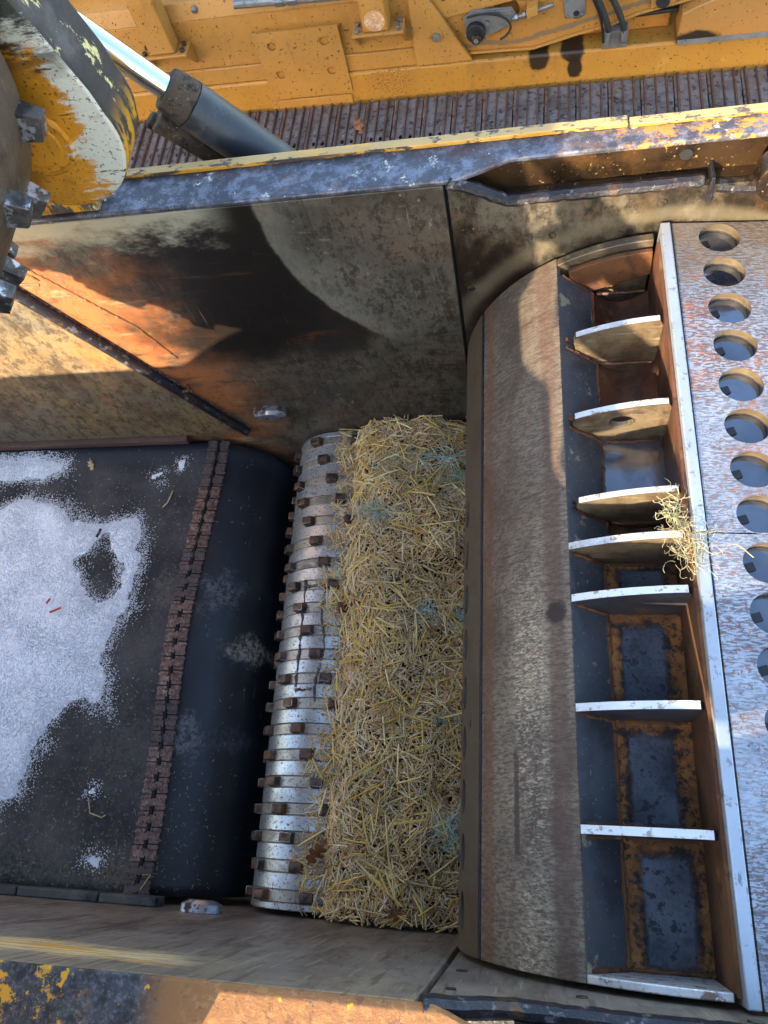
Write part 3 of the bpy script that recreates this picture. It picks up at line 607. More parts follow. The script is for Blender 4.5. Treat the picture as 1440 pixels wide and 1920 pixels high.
# fittings on the far wall
b = NB(); tube(b, (-1.31, 1.437, .853), (-.922, 1.437, .052), .0165, 14); obj('guide_tube', b, 'lip', far)
b = NB(); path(b, bead((-1.302, 1.449, .87), (-.91, 1.449, .06), .004), .004, 6, jit=.4); obj('weld_bead', b, 'weld', far)
pts = [(-5.2, .035), (-.93, .035), (-1.315, .83), (-1.36, .86), (-5.2, .93)]
b = NB(); prism(b, pts, 1.441, 1.4495); obj('liner_plate', b, worn('liner_plate_rust', S(128, 108, 74), wall_layers(0)+[
    dict(c=S(186, 128, 60), s=4, lo=.45, hi=.68, st=(1, 1, 1), d=7, a=.6, r=.7, m=0., **{'and': lambda b: b.ss(b.sep()[2], .3, .5)}), dict(c=S(140, 62, 26), s=22, lo=.6, hi=.7, st=(.4, 1, 2), d=6, a=.7)], rough=.6, metal=.15, vary=.25), far, bevel=.002)
for p0, p1 in [((-1.23, 1.449, .90), (-1.04, 1.449, .62)), ((-1.04, 1.449, .62), (-.99, 1.449, .47)), ((-1.33, 1.449, .835), (-1.215, 1.449, .815)), ((-1.235, 1.449, .87), (-1.205, 1.449, .83))]:
    b = NB(); path(b, bead(p0, p1, .003), .0035, 6, jit=.3); obj('weld_bead', b, 'wall_far', far)
b = NB(); path(b, [(-1.085, 1.437, .300), (-1.05, 1.434, .318), (-1.02, 1.432, .322), (-1.008, 1.432, .335), (-1.005, 1.434, .352)], .005, 8, jit=.3); obj('bent_rod', b, 'pocket_rust', far)
b = NB(); box(b, (-5.2, 1.425, .002), (-1.15, 1.4495, .03)); obj('skirt_strip', b, 'skirt', far, bevel=.003)
for w, sy, y0, x, z in ((far, -1, 1.45, -.807, .165), (near, 1, 0., -.838, .105)):
    b = NB(); tube(b, (x, y0+sy*.0005, z), (x, y0+sy*.020, z), .056, 28); tube(b, (x, y0+sy*.020, z), (x, y0+sy*.030, z), .056, 28, .036)
    remap(b, lambda c, x=x, z=z: Vector((x+(c.x-x)*1.0, c.y, z+(c.z-z)*.46))); obj('stop_stub', b, 'polished', w, bevel=.002)
for x0, x1 in [(-5.0, -1.40), (-1.395, -1.155), (-1.15, -.985)]:
    b = NB(); box(b, (x0, .0005, .004+rnd.uniform(0, .003)), (x1, .024+rnd.uniform(0, .003), .062)); obj('rubber_skirt', b, 'rubber_skirt', near, bevel=.004)
b = NB(); tube(b, (.505, 1.40, .985), (.505, 1.448, .985), .055, 30); tube(b, (.505, 1.385, .985), (.505, 1.40, .985), .03, 24); obj('bearing_cap', b, 'recess', far, bevel=.004)
for (x, y, z) in []: pass
b = NB(); box(b, (-5.2, -.02, -.62), (1.2, 1.47, -.6)); tag(obj('pit_floor', b, 'pit', smooth=0), 'dark steel floor under belt and roller', 'floor'); bpy.data.objects['pit_floor']['kind'] = 'structure'

# ------------------------------------------------------------------ conveyor belt with metal lacing
belt = thing('conveyor_belt', 'black rubber conveyor belt with rusty plate lacing, partly snow covered', 'conveyor belt', (-1.5, .725, -.5))
PC, PR = (-1.09, -.26), .26
def belt_xz(s):       # arc length from the top of the pulley, positive to the right
    if s <= 0: return PC[0]+s, 0.
    a = s/PR; return PC[0]+PR*math.sin(a), PC[1]+PR*math.cos(a)
bm = NB(); NS = [-4.0+i*.05 for i in range(80)]+[i*PR*R(5) for i in range(0, 25)]
NYY = 48; grid = []
for s in NS:
    x, z = belt_xz(s); row = []
    for j in range(NYY+1):
        y = .022+1.406*j/NYY
        e = mnoise.noise(Vector((x*3, y*3, .3)))*.004
        row.append(bm.verts.new((x, y, z+(e if s < .1 else 0))))
    grid.append(row)
for a, c in zip(grid, grid[1:]):
    for j in range(NYY): bm.faces.new((a[j], a[j+1], c[j+1], c[j]))
o = obj('belt_surface', bm, 'belt', belt, smooth=60)
if sum(p.normal.z for p in o.data.polygons) < 0: o.data.flip_normals()
so = o.modifiers.new('thick', 'SOLIDIFY'); so.thickness = .012; so.offset = -1
# one lacing plate (both sizes share the mesh): rounded plate with rivets and a hinge knuckle
def lace_mesh():
    w, h, t = .036, .0405, .004
    pts = [(-w/2+.006, -h/2), (w/2-.004, -h/2), (w/2-.004, -h/4), (w/2+.006, -h/4), (w/2+.006, h/5), (w/2-.004, h/5), (w/2-.004, h/2), (-w/2+.006, h/2), (-w/2, h/2-.006), (-w/2+.004, h/6), (-w/2+.004, -h/6), (-w/2, -h/2+.006)]
    bm = NB(); prism(bm, pts, 0, t, axis='z')
    for x in (-.010, .0, .010):
        for y in (-.010, .010):
            tube(bm, (x, y+(.002 if x == 0 else 0), t*.9), (x, y+(.002 if x == 0 else 0), t+.0022), .0034, 8, .0022)
    bmesh.ops.recalc_face_normals(bm, faces=bm.faces)
    me = bpy.data.meshes.new('lacing_plate'); bm.to_mesh(me); bm.free(); finish(me); me.materials.append(M['lace']); return me
lme = lace_mesh()
for k in range(32):
    y = .038+.0444*k
    wav = .012*math.sin(y*5.2+.6)-.006+.02*(y-.7)
    for sd in (-1, 1):
        s = .028+wav+sd*.0208
        x, z = belt_xz(s); a = max(0, s/PR)
        mx = Matrix.Translation((x, y+sd*.0015, z+.003+mnoise.noise(Vector((x*3, y*3, .3)))*.004)) @ Matrix.Rotation(a, 4, 'Y') @ (Matrix.Rotation(math.pi, 4, 'Z') if sd > 0 else Matrix.Identity(4)) @ Matrix.Rotation(rnd.uniform(-.05, .05), 4, 'Z')
        dirty = .40 < y < .53 or .84 < y < 1.02 or y > 1.25 or y < .10
        lo_ = link('lacing_plate', lme, None, belt, mtx=mx)
        if dirty: lo_.material_slots[0].link = 'OBJECT'; lo_.material_slots[0].material = M['lace_dirty']
x, z = belt_xz(.028)
b = NB(); path(b, [(belt_xz(.028+.012*math.sin(y*5.2+.6)-.006+.02*(y-.7))[0], y, .0045) for y in [.03+.028*i for i in range(51)]], .0035, 6); obj('hinge_pin', b, 'dark_gap', belt)

# ------------------------------------------------------------------ toothed bed roller
RC, RR = (-.61, -.138), .170
roller = thing('bed_roller', 'bright steel toothed roller with banded rings between belt and straw', 'roller', (RC[0], .725, RC[1]-RR))
def ring(name, y0, y1, r, mat):
    bm = NB(); n = 72
    ca, cb = .0022, .0022
    prof = [(y0, r-ca), (y0+ca, r), (y1-cb, r), (y1, r-cb)]
    rings = [[bm.verts.new((RC[0]+rr*math.cos(2*math.pi*i/n), yy, RC[1]+rr*math.sin(2*math.pi*i/n))) for i in range(n)] for yy, rr in prof]
    for a, c in zip(rings, rings[1:]):
        for i in range(n): bm.faces.new((a[i], a[(i+1) % n], c[(i+1) % n], c[i]))
    bm.faces.new(rings[0]); bm.faces.new(rings[-1][::-1])
    return obj(name, bm, mat, roller, smooth=30)
def tooth_mesh(name, w, h, l, mat, taper=.85):
    bm = NB(); v = box(bm, (-l/2, -w/2, -.012), (l/2, w/2, h))
    for q in v[4:]: q.co.x *= taper; q.co.y *= taper
    v[5].co.z -= h*.12; v[6].co.z -= h*.12
    bmesh.ops.bevel(bm, geom=list(bm.edges), offset=.0028, segments=2, affect='EDGES', profile=.6)
    for q in bm.verts: q.co += Vector((rnd.uniform(-1, 1), rnd.uniform(-1, 1), rnd.uniform(-1, 1)))*.0007
    bmesh.ops.recalc_face_normals(bm, faces=bm.faces)
    me = bpy.data.meshes.new(name); bm.to_mesh(me); bm.free(); finish(me, 50); me.materials.append(M[mat]); return me
tms = [tooth_mesh('tooth', .029, .024, .040, 'tooth') for _ in range(3)]
PITCH = .0714; NR = 20; Y0 = .047
ring('smooth_band', .014, Y0-.0155, RR, 'band')
for k in range(NR):
    y = Y0+PITCH*k
    ring('tooth_band', y-.015, y+.015, RR-.0012, 'band2')
    y1 = y+PITCH-.0155 if k < NR-1 else 1.436
    ring('smooth_band', y+.0155, y1, RR, 'band')
    for q in range(8):
        th = R(126+11.25*(k-4)+45*q)
        mx = Matrix.Translation((RC[0]+(RR-.003)*math.cos(th), y, RC[1]+(RR-.003)*math.sin(th))) @ Matrix.Rotation(math.pi/2-th, 4, 'Y') @ Matrix.Rotation(rnd.uniform(-.03, .03), 4, 'Z')
        link('tooth', tms[(k+q) % 3], None, roller, mtx=mx)
def on_roller(th, y, d=0.): return Vector((RC[0]+(RR+d)*math.cos(R(th)), y, RC[1]+(RR+d)*math.sin(R(th))))
for pts in ([on_roller(112, .92-.012*i, 0) for i in range(28)], [on_roller(88+3*math.sin(i*.3), .90-.012*i, 0) for i in range(30)], [on_roller(112-1.2*i, .90, 0) for i in range(20)], [on_roller(112-1.2*i, .585, 0) for i in range(16)]):
    P = [p+Vector([rnd.uniform(-.002, .002) for _ in range(3)]) for p in pts]
    b = NB(); path(b, P, .0042, 6, jit=.5); obj('weld_bead', b, 'weld', roller)

# ------------------------------------------------------------------ large pocketed drum
DC, DR = Vector((.3035, 0, .372)), .459
drum = thing('grinding_drum', 'large rusty steel drum with ribbed pockets and a perforated plate', 'drum', (DC.x, .725, DC.z-DR))
def dp(th, r, y): return Vector((DC.x+r*math.cos(R(th)), y, DC.z+r*math.sin(R(th))))
def shell(name, t0, t1, y0, y1, r, thick, mat, holes=()):
    # flat sheet in (arc, y) with real holes, sliced and bent onto the drum
    s = lambda t: R(t)*r
    bm = plate2d([(s(t0), y0), (s(t1), y0), (s(t1), y1), (s(t0), y1)], holes, thick)
    t = t0+2.5
    while t < t1-.5:
        bmesh.ops.bisect_plane(bm, geom=list(bm.verts)+list(bm.edges)+list(bm.faces), plane_co=(s(t), 0, 0), plane_no=(1, 0, 0), dist=1e-6); t += 2.5
    remap(bm, lambda c: dp(math.degrees(c.x/r), r-thick/2+c.z, c.y))
    return obj(name, bm, mat, drum, smooth=30, bevel=.0015 if not holes else 0)
shell('shell_plate', 119.5, 150.7, .006, 1.444, DR, .016, 'drum')
hl = []
for k in range(9): hl.append(circle((R(165.5)*DR, .075+.107*k), .021, .036, 20))
for yy in (.43, ): hl.append(circle((R(159)*DR, yy), .006, .008, 12))
shell('edge_plate', 152.5, 262., .006, 1.444, DR, .016, 'drum_edge', hl)
b = NB(); prism(b, [(dp(t, r, 0).x, dp(t, r, 0).z) for t, r in ((150, DR-.008), (151.6, DR-.008), (153.5, DR-.008), (153.5, DR-.022), (150, DR-.022))], .008, 1.442); obj('seam_strip', b, 'seam', drum)
b = NB(); path(b, bead(dp(151.9, DR-.004, .008), dp(151.9, DR-.004, 1.442), .003, .012, .3), .0042, 6, jit=.3); obj('seam_weld', b, 'seam', drum)
# inner core (dark) closing the drum
b = NB(); tube(b, (DC.x, .012, DC.z), (DC.x, 1.438, DC.z), .255, 48); obj('core', b, 'pit', drum)
# pocket: sloping wall, floor, right wall for each bay between the ribs
bays = [(.020, .223), (.237, .423), (.437, .625), (.639, .728), (.745, .821), (.835, 1.010), (1.026, 1.209), (1.225, 1.405)]
edge = dp(119.5, DR, 0); 
for i, (y0, y1) in enumerate(bays):
    farbay = i >= 4
    ye = bays[i+1][0] if i+1 < len(bays) and i != 3 else y1
    xl, zl = (.150, .695) if not farbay else (.160, .690)
    zf = zl-.004
    b = NB(); prism(b, [(edge.x+.001, edge.z-.003), (xl, zl), (xl-.012, zl-.008), (edge.x-.006, edge.z-.016)], y0, ye); obj('pocket_side', b, 'pocket_wall', drum)
    if farbay and i != 5:
        n = 10; pts = []
        for k in range(n+1):
            a = math.pi*k/n; pts.append((xl+(.288-xl)*k/n, zf-.035*math.sin(a)))
        b = NB(); prism(b, pts+[(.288, zf-.06), (xl, zf-.06)], y0, y1); obj('pocket_floor', b, 'pocket_dark', drum)
    elif farbay:
        b = NB(); box(b, (xl-.011, y0, zf-.02), (.286, y1, zf)); obj('pocket_floor', b, 'wetfloor', drum)
    else:
        b = NB(); box(b, (xl-.011, y0, zf-.02), (.286, y1, zf)); obj('pocket_floor', b, 'pocket_floor', drum)
    for q0, q1 in (((xl, y0+.004, zl), (xl, y1-.004, zl)), ((xl+.01, y0+.002, zf+.001), (.28, y0+.002, zf+.001)), ((xl+.01, y1-.002, zf+.001), (.28, y1-.002, zf+.001)), ((edge.x+.012, y0+.002, edge.z-.012), (xl, y0+.002, zl)), ((edge.x+.012, y1-.002, edge.z-.012), (xl, y1-.002, zl))):
        wb = NB(); path(wb, bead(q0, q1, .003, .007, .4), .0042, 6, jit=.4); obj('weld_bead', wb, 'pocket_rust' if not farbay else 'pocket_dark', drum)
    b = NB(); box(b, (.2865, y0-.007, zf-.05), (.2925, y1+.007, .836)); obj('pocket_back', b, 'pocket_rust' if not farbay else 'pocket_dark', drum)
# ribs
M['ribedge_sky'] = worn('rib_edge_skylit', S(222, 222, 220), [dict(c=S(140, 124, 112), s=60, lo=.54, hi=.62, d=6, a=.8, r=.6)], rough=.5, metal=.25, bump=(160, .4, .002), vary=.1)  # paler copy for near rib edges, sky reflection put into the colour
M['rib_shaded'] = worn('rib_shaded_steel', S(66, 66, 70), [dict(c=S(40, 40, 44), s=9, lo=.45, hi=.65, d=7, a=.8), dict(c=S(104, 78, 52), s=12, lo=.58, hi=.68, a=.6)], rough=.55, metal=.2)  # darker copy of the rib steel, painting the shade on the near ribs
def rib(y, th0, hole=False, t=.014, top=0.):
    pts = []
    for k in range(15):
        th = th0+(93.2-th0)*k/14
        pts.append((dp(th, DR+top, 0).x, dp(th, DR+top, 0).z))
    pts = [p for p in pts]
    pts += [(.2855, .815+top), (.2862, .79), (.2862, .60), (.14, .60), (pts[0][0]-.004, pts[0][1]-.02)]
    bm = plate2d(pts, [circle((.195, .765), .026, .022, 24)] if hole else [], t)
    remap(bm, lambda c: Vector((c.x, y+c.z, c.y)))
    bmesh.ops.recalc_face_normals(bm, faces=bm.faces)
    for f in bm.faces:
        c = f.calc_center_median()
        if abs(f.normal.y) < .5 and math.hypot(c.x-DC.x, c.z-DC.z) > DR-.006: f.material_index = 1
    return obj('rib', bm, ['rib' if y > .65 else 'rib_shaded', 'ribedge' if y > .65 else 'ribedge_sky'], drum, smooth=25)
RIBS = []
for y, th0, hole, t in [(1.217, 114.8, 0, .013), (1.018, 116.2, 1, .013), (.828, 116.2, 0, .012), (.7365, 119.4, 0, .014), (.632, 119.2, 0, .014), (.430, 119.3, 0, .014), (.230, 119.3, 0, .014)]:
    RIBS.append(rib(y, th0, bool(hole), t))
b = NB()
for y0, y1 in ((.006, .019), (1.425, 1.444)):
    pts = [(dp(th, DR-.002, 0).x, dp(th, DR-.002, 0).z) for th in [119.5+(92.6-119.5)*k/16 for k in range(17)]]+[(.286, .60), (.10, .60)]
    b = NB(); prism(b, pts, y0, y1); obj('end_plate', b, 'rib' if y0 > 1 else 'ribedge', drum, bevel=.002)
b = NB(); pts = [(dp(th, DR-.018, 0).x, dp(th, DR-.018, 0).z) for th in [117+(92.9-117)*k/14 for k in range(15)]]+[(.286, .74), (.12, .68)]
prism(b, pts, 1.406, 1.418); obj('end_plate', b, 'pocket_rust', drum, bevel=.002)
# bright bars and perforated plates
for y0, y1, dx in ((.002, .7285, -.001), (.7315, 1.446, .0)):
    b = NB(); box(b, (.2935+dx, y0, .55), (.314+dx, y1, .856)); obj('cutter_bar', b, 'bar', drum, bevel=.0025)
TILT = R(5.2); PX, PZ = .3165, .850
HY = [1.405-.0912*k for k in range(16)]
for y0, y1 in ((.002, .7285), (.7315, 1.447)):
    hs = [circle((.0945, hy), .042, .0375, 36) for hy in HY if y0 < hy < y1]
    bm = plate2d([(0, y0), (.42, y0), (.42, y1), (0, y1)], hs, .014)
    remap(bm, lambda c: Vector((PX+c.x*math.cos(TILT)+c.z*math.sin(TILT), c.y, PZ-c.x*math.sin(TILT)+c.z*math.cos(TILT)-.007)))
    bmesh.ops.recalc_face_normals(bm, faces=bm.faces)
    for f in bm.faces:
        if abs(f.normal.z) < .5 and .02 < f.calc_center_median().x-PX < .2: f.material_index = 1
    obj('perforated_plate', bm, ['screen', 'cup'], drum, smooth=30)
def cup_mesh():
    bm = NB(); n = 36; prof = [(1.0, -.0145), (1.0, -.034)]
    a = [bm.verts.new((p[0], p[1], -.0142)) for p in circle((0, 0), .0432, .0387, n)]
    c = [bm.verts.new((p[0], p[1], -.045)) for p in circle((0, 0), .0432, .0387, n)]
    for i in range(n): bm.faces.new((a[i], c[i], c[(i+1) % n], a[(i+1) % n]))
    d = [bm.verts.new((p[0], p[1], -.0195)) for p in circle((0, 0), .0431, .0386, n)]
    f = bm.faces.new(d); f.material_index = 1
    me = bpy.data.meshes.new('cup'); bm.to_mesh(me); bm.free(); me.materials.append(M['cup']); me.materials.append(M['liquid']); finish(me, 30); return me
cm = cup_mesh()
b = NB(); box(b, (-.011, -.008, -.003), (.011, .008, .004)); stub = obj('cup_dark_spot', b, 'black', None, bevel=.002); stub_me = stub.data; bpy.data.objects.remove(stub)  # dark block in each cup stands in for a reflection on the liquid
for hy in HY:
    mx = Matrix.Translation((PX+.0945*math.cos(TILT), hy, PZ-.0945*math.sin(TILT))) @ Matrix.Rotation(TILT, 4, 'Y')
    link('cup', cm, None, drum, mtx=mx)
    link('cup_dark_spot', stub_me, None, drum, mtx=mx @ Matrix.Translation((-.027, -.004, -.0195)) @ Matrix.Rotation(.3, 4, 'Z'))

# ------------------------------------------------------------------ upper feed roller, swing arms, hydraulic cylinders
FC, FR = (-1.268, 1.588), .488
feed = thing('feed_roller', 'big raised feed roller with chunky steel teeth at left edge', 'roller', (FC[0], .7, FC[1]-FR))
b = NB(); tube(b, (FC[0], .10, FC[1]), (FC[0], 1.285, FC[1]), FR, 96); obj('roller_shell', b, 'feed', feed, bevel=.01)
fts = [tooth_mesh('tooth', .036, .040, .062, 'feed_tooth', .76) for _ in range(2)]
for k in range(9):
    y = 1.255-.135*k
    for q in range(17):
        th = R(-21+360/17*q+(k % 2)*10.6+4*k)
        mx = Matrix.Translation((FC[0]+(FR-.002)*math.cos(th), y, FC[1]+(FR-.002)*math.sin(th))) @ Matrix.Rotation(math.pi/2-th, 4, 'Y')
        link('tooth', fts[(k+q) % 2], None, feed, mtx=mx)
AC, AR = (-.862, 1.32), .158
def arm(y0, y1, front, label, dx=0.):
    t = thing('swing_arm', label, 'arm', (AC[0], (y0+y1)/2, AC[1]-AR), group='feed roller swing arms')
    pts = []
    for k in range(25):
        a = R(190+(373-190)*k/24); pts.append((AC[0]+AR*math.cos(a), AC[1]+AR*math.sin(a)))
    pts += [(-.712, 1.40), (-.742, 1.53), (-.86, 2.05), (-1.45, 2.35), (-1.6, 2.1), (-1.08, 1.75)]
    pts = [(px+dx, pz) for px, pz in pts]
    bm = NB(); prism(bm, pts, y0, y1)
    bmesh.ops.recalc_face_normals(bm, faces=bm.faces)
    for f in bm.faces:
        if abs(f.normal.y) < .5: f.material_index = 1
    obj('arm_plate', bm, ['arm', 'arm_edge'], t, bevel=.008, smooth=40)
    s = -1 if front else 1
    yf = y0 if front else y1
    b = NB()
    for (r, d) in ((.064, .006), (.050, .010)):
        tube(b, (-.868, yf, 1.318), (-.868, yf+s*d, 1.318), r, 40)
    obj('hub', b, 'arm', t, bevel=.003)
    b = NB(); P = [(-.868+.066*math.cos(2*math.pi*i/48), yf+s*.003, 1.318+.066*math.sin(2*math.pi*i/48)) for i in range(49)]
    path(b, P, .006, 8, jit=.25); obj('hub_weld', b, 'arm', t)
    return t
arm(1.325, 1.447, True, 'chipped yellow swing arm with rounded end over the flange at top left')
arm(.003, .125, False, 'yellow swing arm of the feed roller on the nearer side, outside the picture', .02)
def hyd(y, label, up=0.):
    a = Vector((-.855, y, 1.243+up)); g0 = Vector((-.766, y, 1.130+up)); e = Vector((-.50, y, .79+up))
    d = (e-a).normalized()
    t = thing('hydraulic_cylinder', label, 'hydraulic cylinder', tuple(e), group='feed roller lift cylinders')
    b = NB(); tube(b, a-d*.35, g0+d*.02, .027, 40); obj('rod', b, 'chrome', t)
    b = NB(); tube(b, g0, g0+d*.06, .047, 36, .0535); obj('gland', b, 'gland', t, bevel=.004)
    b = NB(); tube(b, g0+d*.0605, e, .0535, 48); obj('barrel', b, 'barrel', t)
    b = NB(); n = Vector((-d.z, 0, d.x))
    if n.z > 0: n = -n
    tube(b, g0+d*.02+n*.075+Vector((0, -.01, 0)), g0+d*.20+n*.075, .030, 20); tube(b, g0+d*.01+n*.10, g0+d*.04+n*.10, .02, 12)
    obj('port_block', b, 'gland', t, bevel=.004)
    return t
hyd(1.69, 'black hydraulic cylinder with shiny chrome rod behind the far flange')
hyd(-.30, 'hydraulic cylinder with chrome rod on the nearer side, outside the picture', .50)

# ------------------------------------------------------------------ straw heap
def straw_h(x, y):
    t = (x+.57)/(.45)
    prof = .21*(1-math.exp(-max(0, t)*4.6)) - .17*max(0, t-.38)
    e = 1.0
    if y > 1.30: e = 1-.25*((y-1.30)/.15)
    n = mnoise.noise(Vector((x*6, y*6, 2)))*.044+mnoise.noise(Vector((x*15, y*15, 5)))*.024
    base = -.02 + prof*e + n*min(1, max(0, t*3+.25))
    dx = x-RC[0]
    if abs(dx) < RR: base = max(base, RC[1]+math.sqrt(RR*RR-dx*dx)+.003)
    return base
def straw_edge(y):   # wandering left edge of the heap
    return -.545+.025*math.sin(y*3.1+.4)+mnoise.noise(Vector((y*6, 1.7, 0)))*.045+mnoise.noise(Vector((y*19, 4.7, 0)))*.026-(.03 if y < .45 else 0)+(.015 if y > 1.1 else 0)
V, F, MI = [], [], []
nx, ny = 40, 96
for i in range(nx+1):
    for j in range(ny+1):
        y = .004+1.442*j/ny; x0 = straw_edge(y)
        x = x0+(-.06-x0)*i/nx
        V.append((x, y, straw_h(x, y)-.032-(.02 if x < -.5 else 0) if i else -.10))
for i in range(nx):
    for j in range(ny):
        a = i*(ny+1)+j; F.append((a, a+1, a+ny+2, a+ny+1)); MI.append(0)
def blade(p, d, up, L, w, bend, mi, prism3=True):
    d = d.normalized(); s = d.cross(up)
    if s.length < 1e-4: s = d.orthogonal()
    s = s.normalized(); u = s.cross(d)
    base = len(V)
    for k, tt in enumerate((-.5, 0, .5)):
        c = p+d*L*tt+u*(bend*(1-4*tt*tt)*.5)
        ww = w*(.75 if k == 2 else 1)
        V.append(tuple(c-s*ww/2)); V.append(tuple(c+s*ww/2)); V.append(tuple(c+u*ww*.55))
    for k in range(2):
        a = base+3*k
        for q in range(3): F.append((a+q, a+(q+1) % 3, a+3+(q+1) % 3, a+3+q)); MI.append(mi)
    F.append((base, base+2, base+1)); MI.append(mi); F.append((base+6, base+7, base+8)); MI.append(mi)
def nrm(x, y):
    e = .01
    return Vector((-(straw_h(x+e, y)-straw_h(x-e, y))/(2*e), -(straw_h(x, y+e)-straw_h(x, y-e))/(2*e), 1)).normalized()
def scatter(N, Lr, wr, mi, lift, tilt, xpow=1., over=.008):
    for _ in range(N):
        y = rnd.uniform(.012, 1.438); x0 = straw_edge(y)-over; x = x0+(-.10-x0)*rnd.random()**xpow
        n = nrm(x, y); L = rnd.uniform(*Lr)*rnd.uniform(.6, 1); w = rnd.uniform(*wr)
        a = rnd.uniform(0, 2*math.pi)
        d = Vector((math.cos(a), math.sin(a), rnd.gauss(0, tilt)))
        d = (d-n*d.dot(n)*.75).normalized()
        p = Vector((x, y, straw_h(x, y)+rnd.uniform(*lift)))
        e0, e1 = p-d*L/2, p+d*L/2
        if min(e0.y, e1.y) < .003 or max(e0.y, e1.y) > 1.447: d.y *= .1; d.normalize()
        blade(p, d, n, L, w, rnd.uniform(-.08, .16)*L, mi)
scatter(17000, (.010, .032), (.0018, .0040), 1, (-.032, .004), .55)
scatter(6500, (.025, .065), (.002, .0042), 1, (-.012, .012), .35)
scatter(420, (.05, .14), (.0034, .0056), 2, (.004, .022), .2)
scatter(500, (.02, .07), (.0016, .0036), 1, (.001, .010), .25, 9., .018)
scatter(260, (.015, .05), (.0014, .003), 1, (.001, .006), .15, 14., .045)
scatter(40, (.05, .10), (.0024, .004), 2, (.003, .012), .12, 12., .03)
me = bpy.data.meshes.new('straw_pile'); me.from_pydata(V, [], F)
for mm in ('straw_base', 'straw', 'stalk'): me.materials.append(M[mm])
me.polygons.foreach_set('material_index', MI)
o = bpy.data.objects.new('straw_pile', me); COL.objects.link(o)
tag(o, 'long heap of chopped yellow straw between toothed roller and drum', 'straw', kind='stuff')

# ------------------------------------------------------------------ net wrap tangles
def tangle(name, c, size, n, r, mat, label, up=.6, seg=20, curl=1., group=None):
    bm = NB(); c = Vector(c); size = (size[0]*1.3, size[1]*1.3, size[2]); n = int(n*.75); curl *= .55; r *= .85
    for i in range(n):
        p = c+Vector((rnd.gauss(0, size[0]*.35), rnd.gauss(0, size[1]*.35), abs(rnd.gauss(0, size[2]*.35))))
        d = Vector((rnd.gauss(0, 1)*size[0], rnd.gauss(0, 1)*size[1], rnd.gauss(0, .3)*size[2])).normalized()
        P = [p.copy()]; st = rnd.uniform(.003, .006)*(.6+size[0]*6)
        for k in range(seg):
            d = (d+Vector((rnd.gauss(0, .45), rnd.gauss(0, .45), rnd.gauss(0, .3)))*curl).normalized()
            to = c-P[-1]
            d = (d+Vector((to.x/size[0], to.y/size[1], to.z/size[2]))*.12).normalized()
            q = P[-1]+d*st
            q.z = max(q.z, c.z-.004); P.append(q)
        path(bm, P, r*rnd.uniform(.7, 1.2), 3)
    o = obj(name, bm, mat, smooth=60); return tag(o, label, 'netting', group)
def on_straw(x, y, d=.012): return (x, y, straw_h(x, y)+d)
GR = 'green net wrap caught in the straw'
tangle('netting_tangle', on_straw(-.30, 1.262), (.10, .03, .012), 60, .0007, 'net', 'blue-green net strands arched across the upper straw heap', group=GR, curl=.5)
tangle('netting_tangle', on_straw(-.205, 1.19), (.055, .075, .014), 110, .0007, 'net', 'largest blue-green net tangle, against the drum at the upper straw heap', group=GR, curl=.6)
tangle('netting_tangle', on_straw(-.425, 1.085), (.055, .03, .012), 90, .0006, 'net', 'green net tangle at the left edge of the straw beside roller', group=GR)
tangle('netting_tangle', on_straw(-.29, .785), (.022, .018, .010), 40, .0006, 'net', 'small round green net knot in the middle of the straw', group=GR)
tangle('netting_tangle', on_straw(-.185, .775), (.025, .03, .012), 50, .0006, 'net', 'green net tuft by the drum halfway down the straw', group=GR)
tangle('netting_tangle', on_straw(-.20, .50), (.05, .012, .010), 30, .0006, 'net', 'thin green net strand across the straw in the lower middle', group=GR, curl=.4)
tangle('netting_tangle', on_straw(-.195, .235), (.035, .045, .012), 80, .0006, 'net', 'lowest green net tangle, dark against the straw beside the drum', group=GR)
# pale netting on the bright bar
bm = NB()
for i in range(190):
    up_ = i % 5 < 2
    c = Vector((.262, rnd.uniform(.725, .79), .855)) if up_ else Vector((rnd.uniform(.258, .305), rnd.uniform(.665, .735), .861))
    p = c+Vector((rnd.gauss(0, .006), rnd.gauss(0, .008), rnd.uniform(-.004, .006)))
    d = Vector((rnd.gauss(0, 1), rnd.gauss(0, 1), rnd.gauss(0, .2))).normalized(); P = [p]
    for k in range(16):
        d = (d+Vector((rnd.gauss(0, .25), rnd.gauss(0, .25), rnd.gauss(0, .2)))).normalized()
        to = c-P[-1]; d = (d+Vector((to.x*5, to.y*3, to.z*20))).normalized()
        q = P[-1]+d*.0025; q.z = max(q.z, .8575 if q.x > .289 else .838); P.append(q)
    path(bm, P, rnd.uniform(.00025, .0005), 3)
P = []
for k in range(30):
    t = k/29; P.append(Vector((.30+.085*t, .700-.012*math.sin(t*7)-.012*t, .862-.006*t)))
path(bm, P, .0008, 4)
tag(obj('netting_tangle', bm, 'net_pale', smooth=60), 'pale yellow fibre tangle snagged on the bright bar of the drum', 'netting')

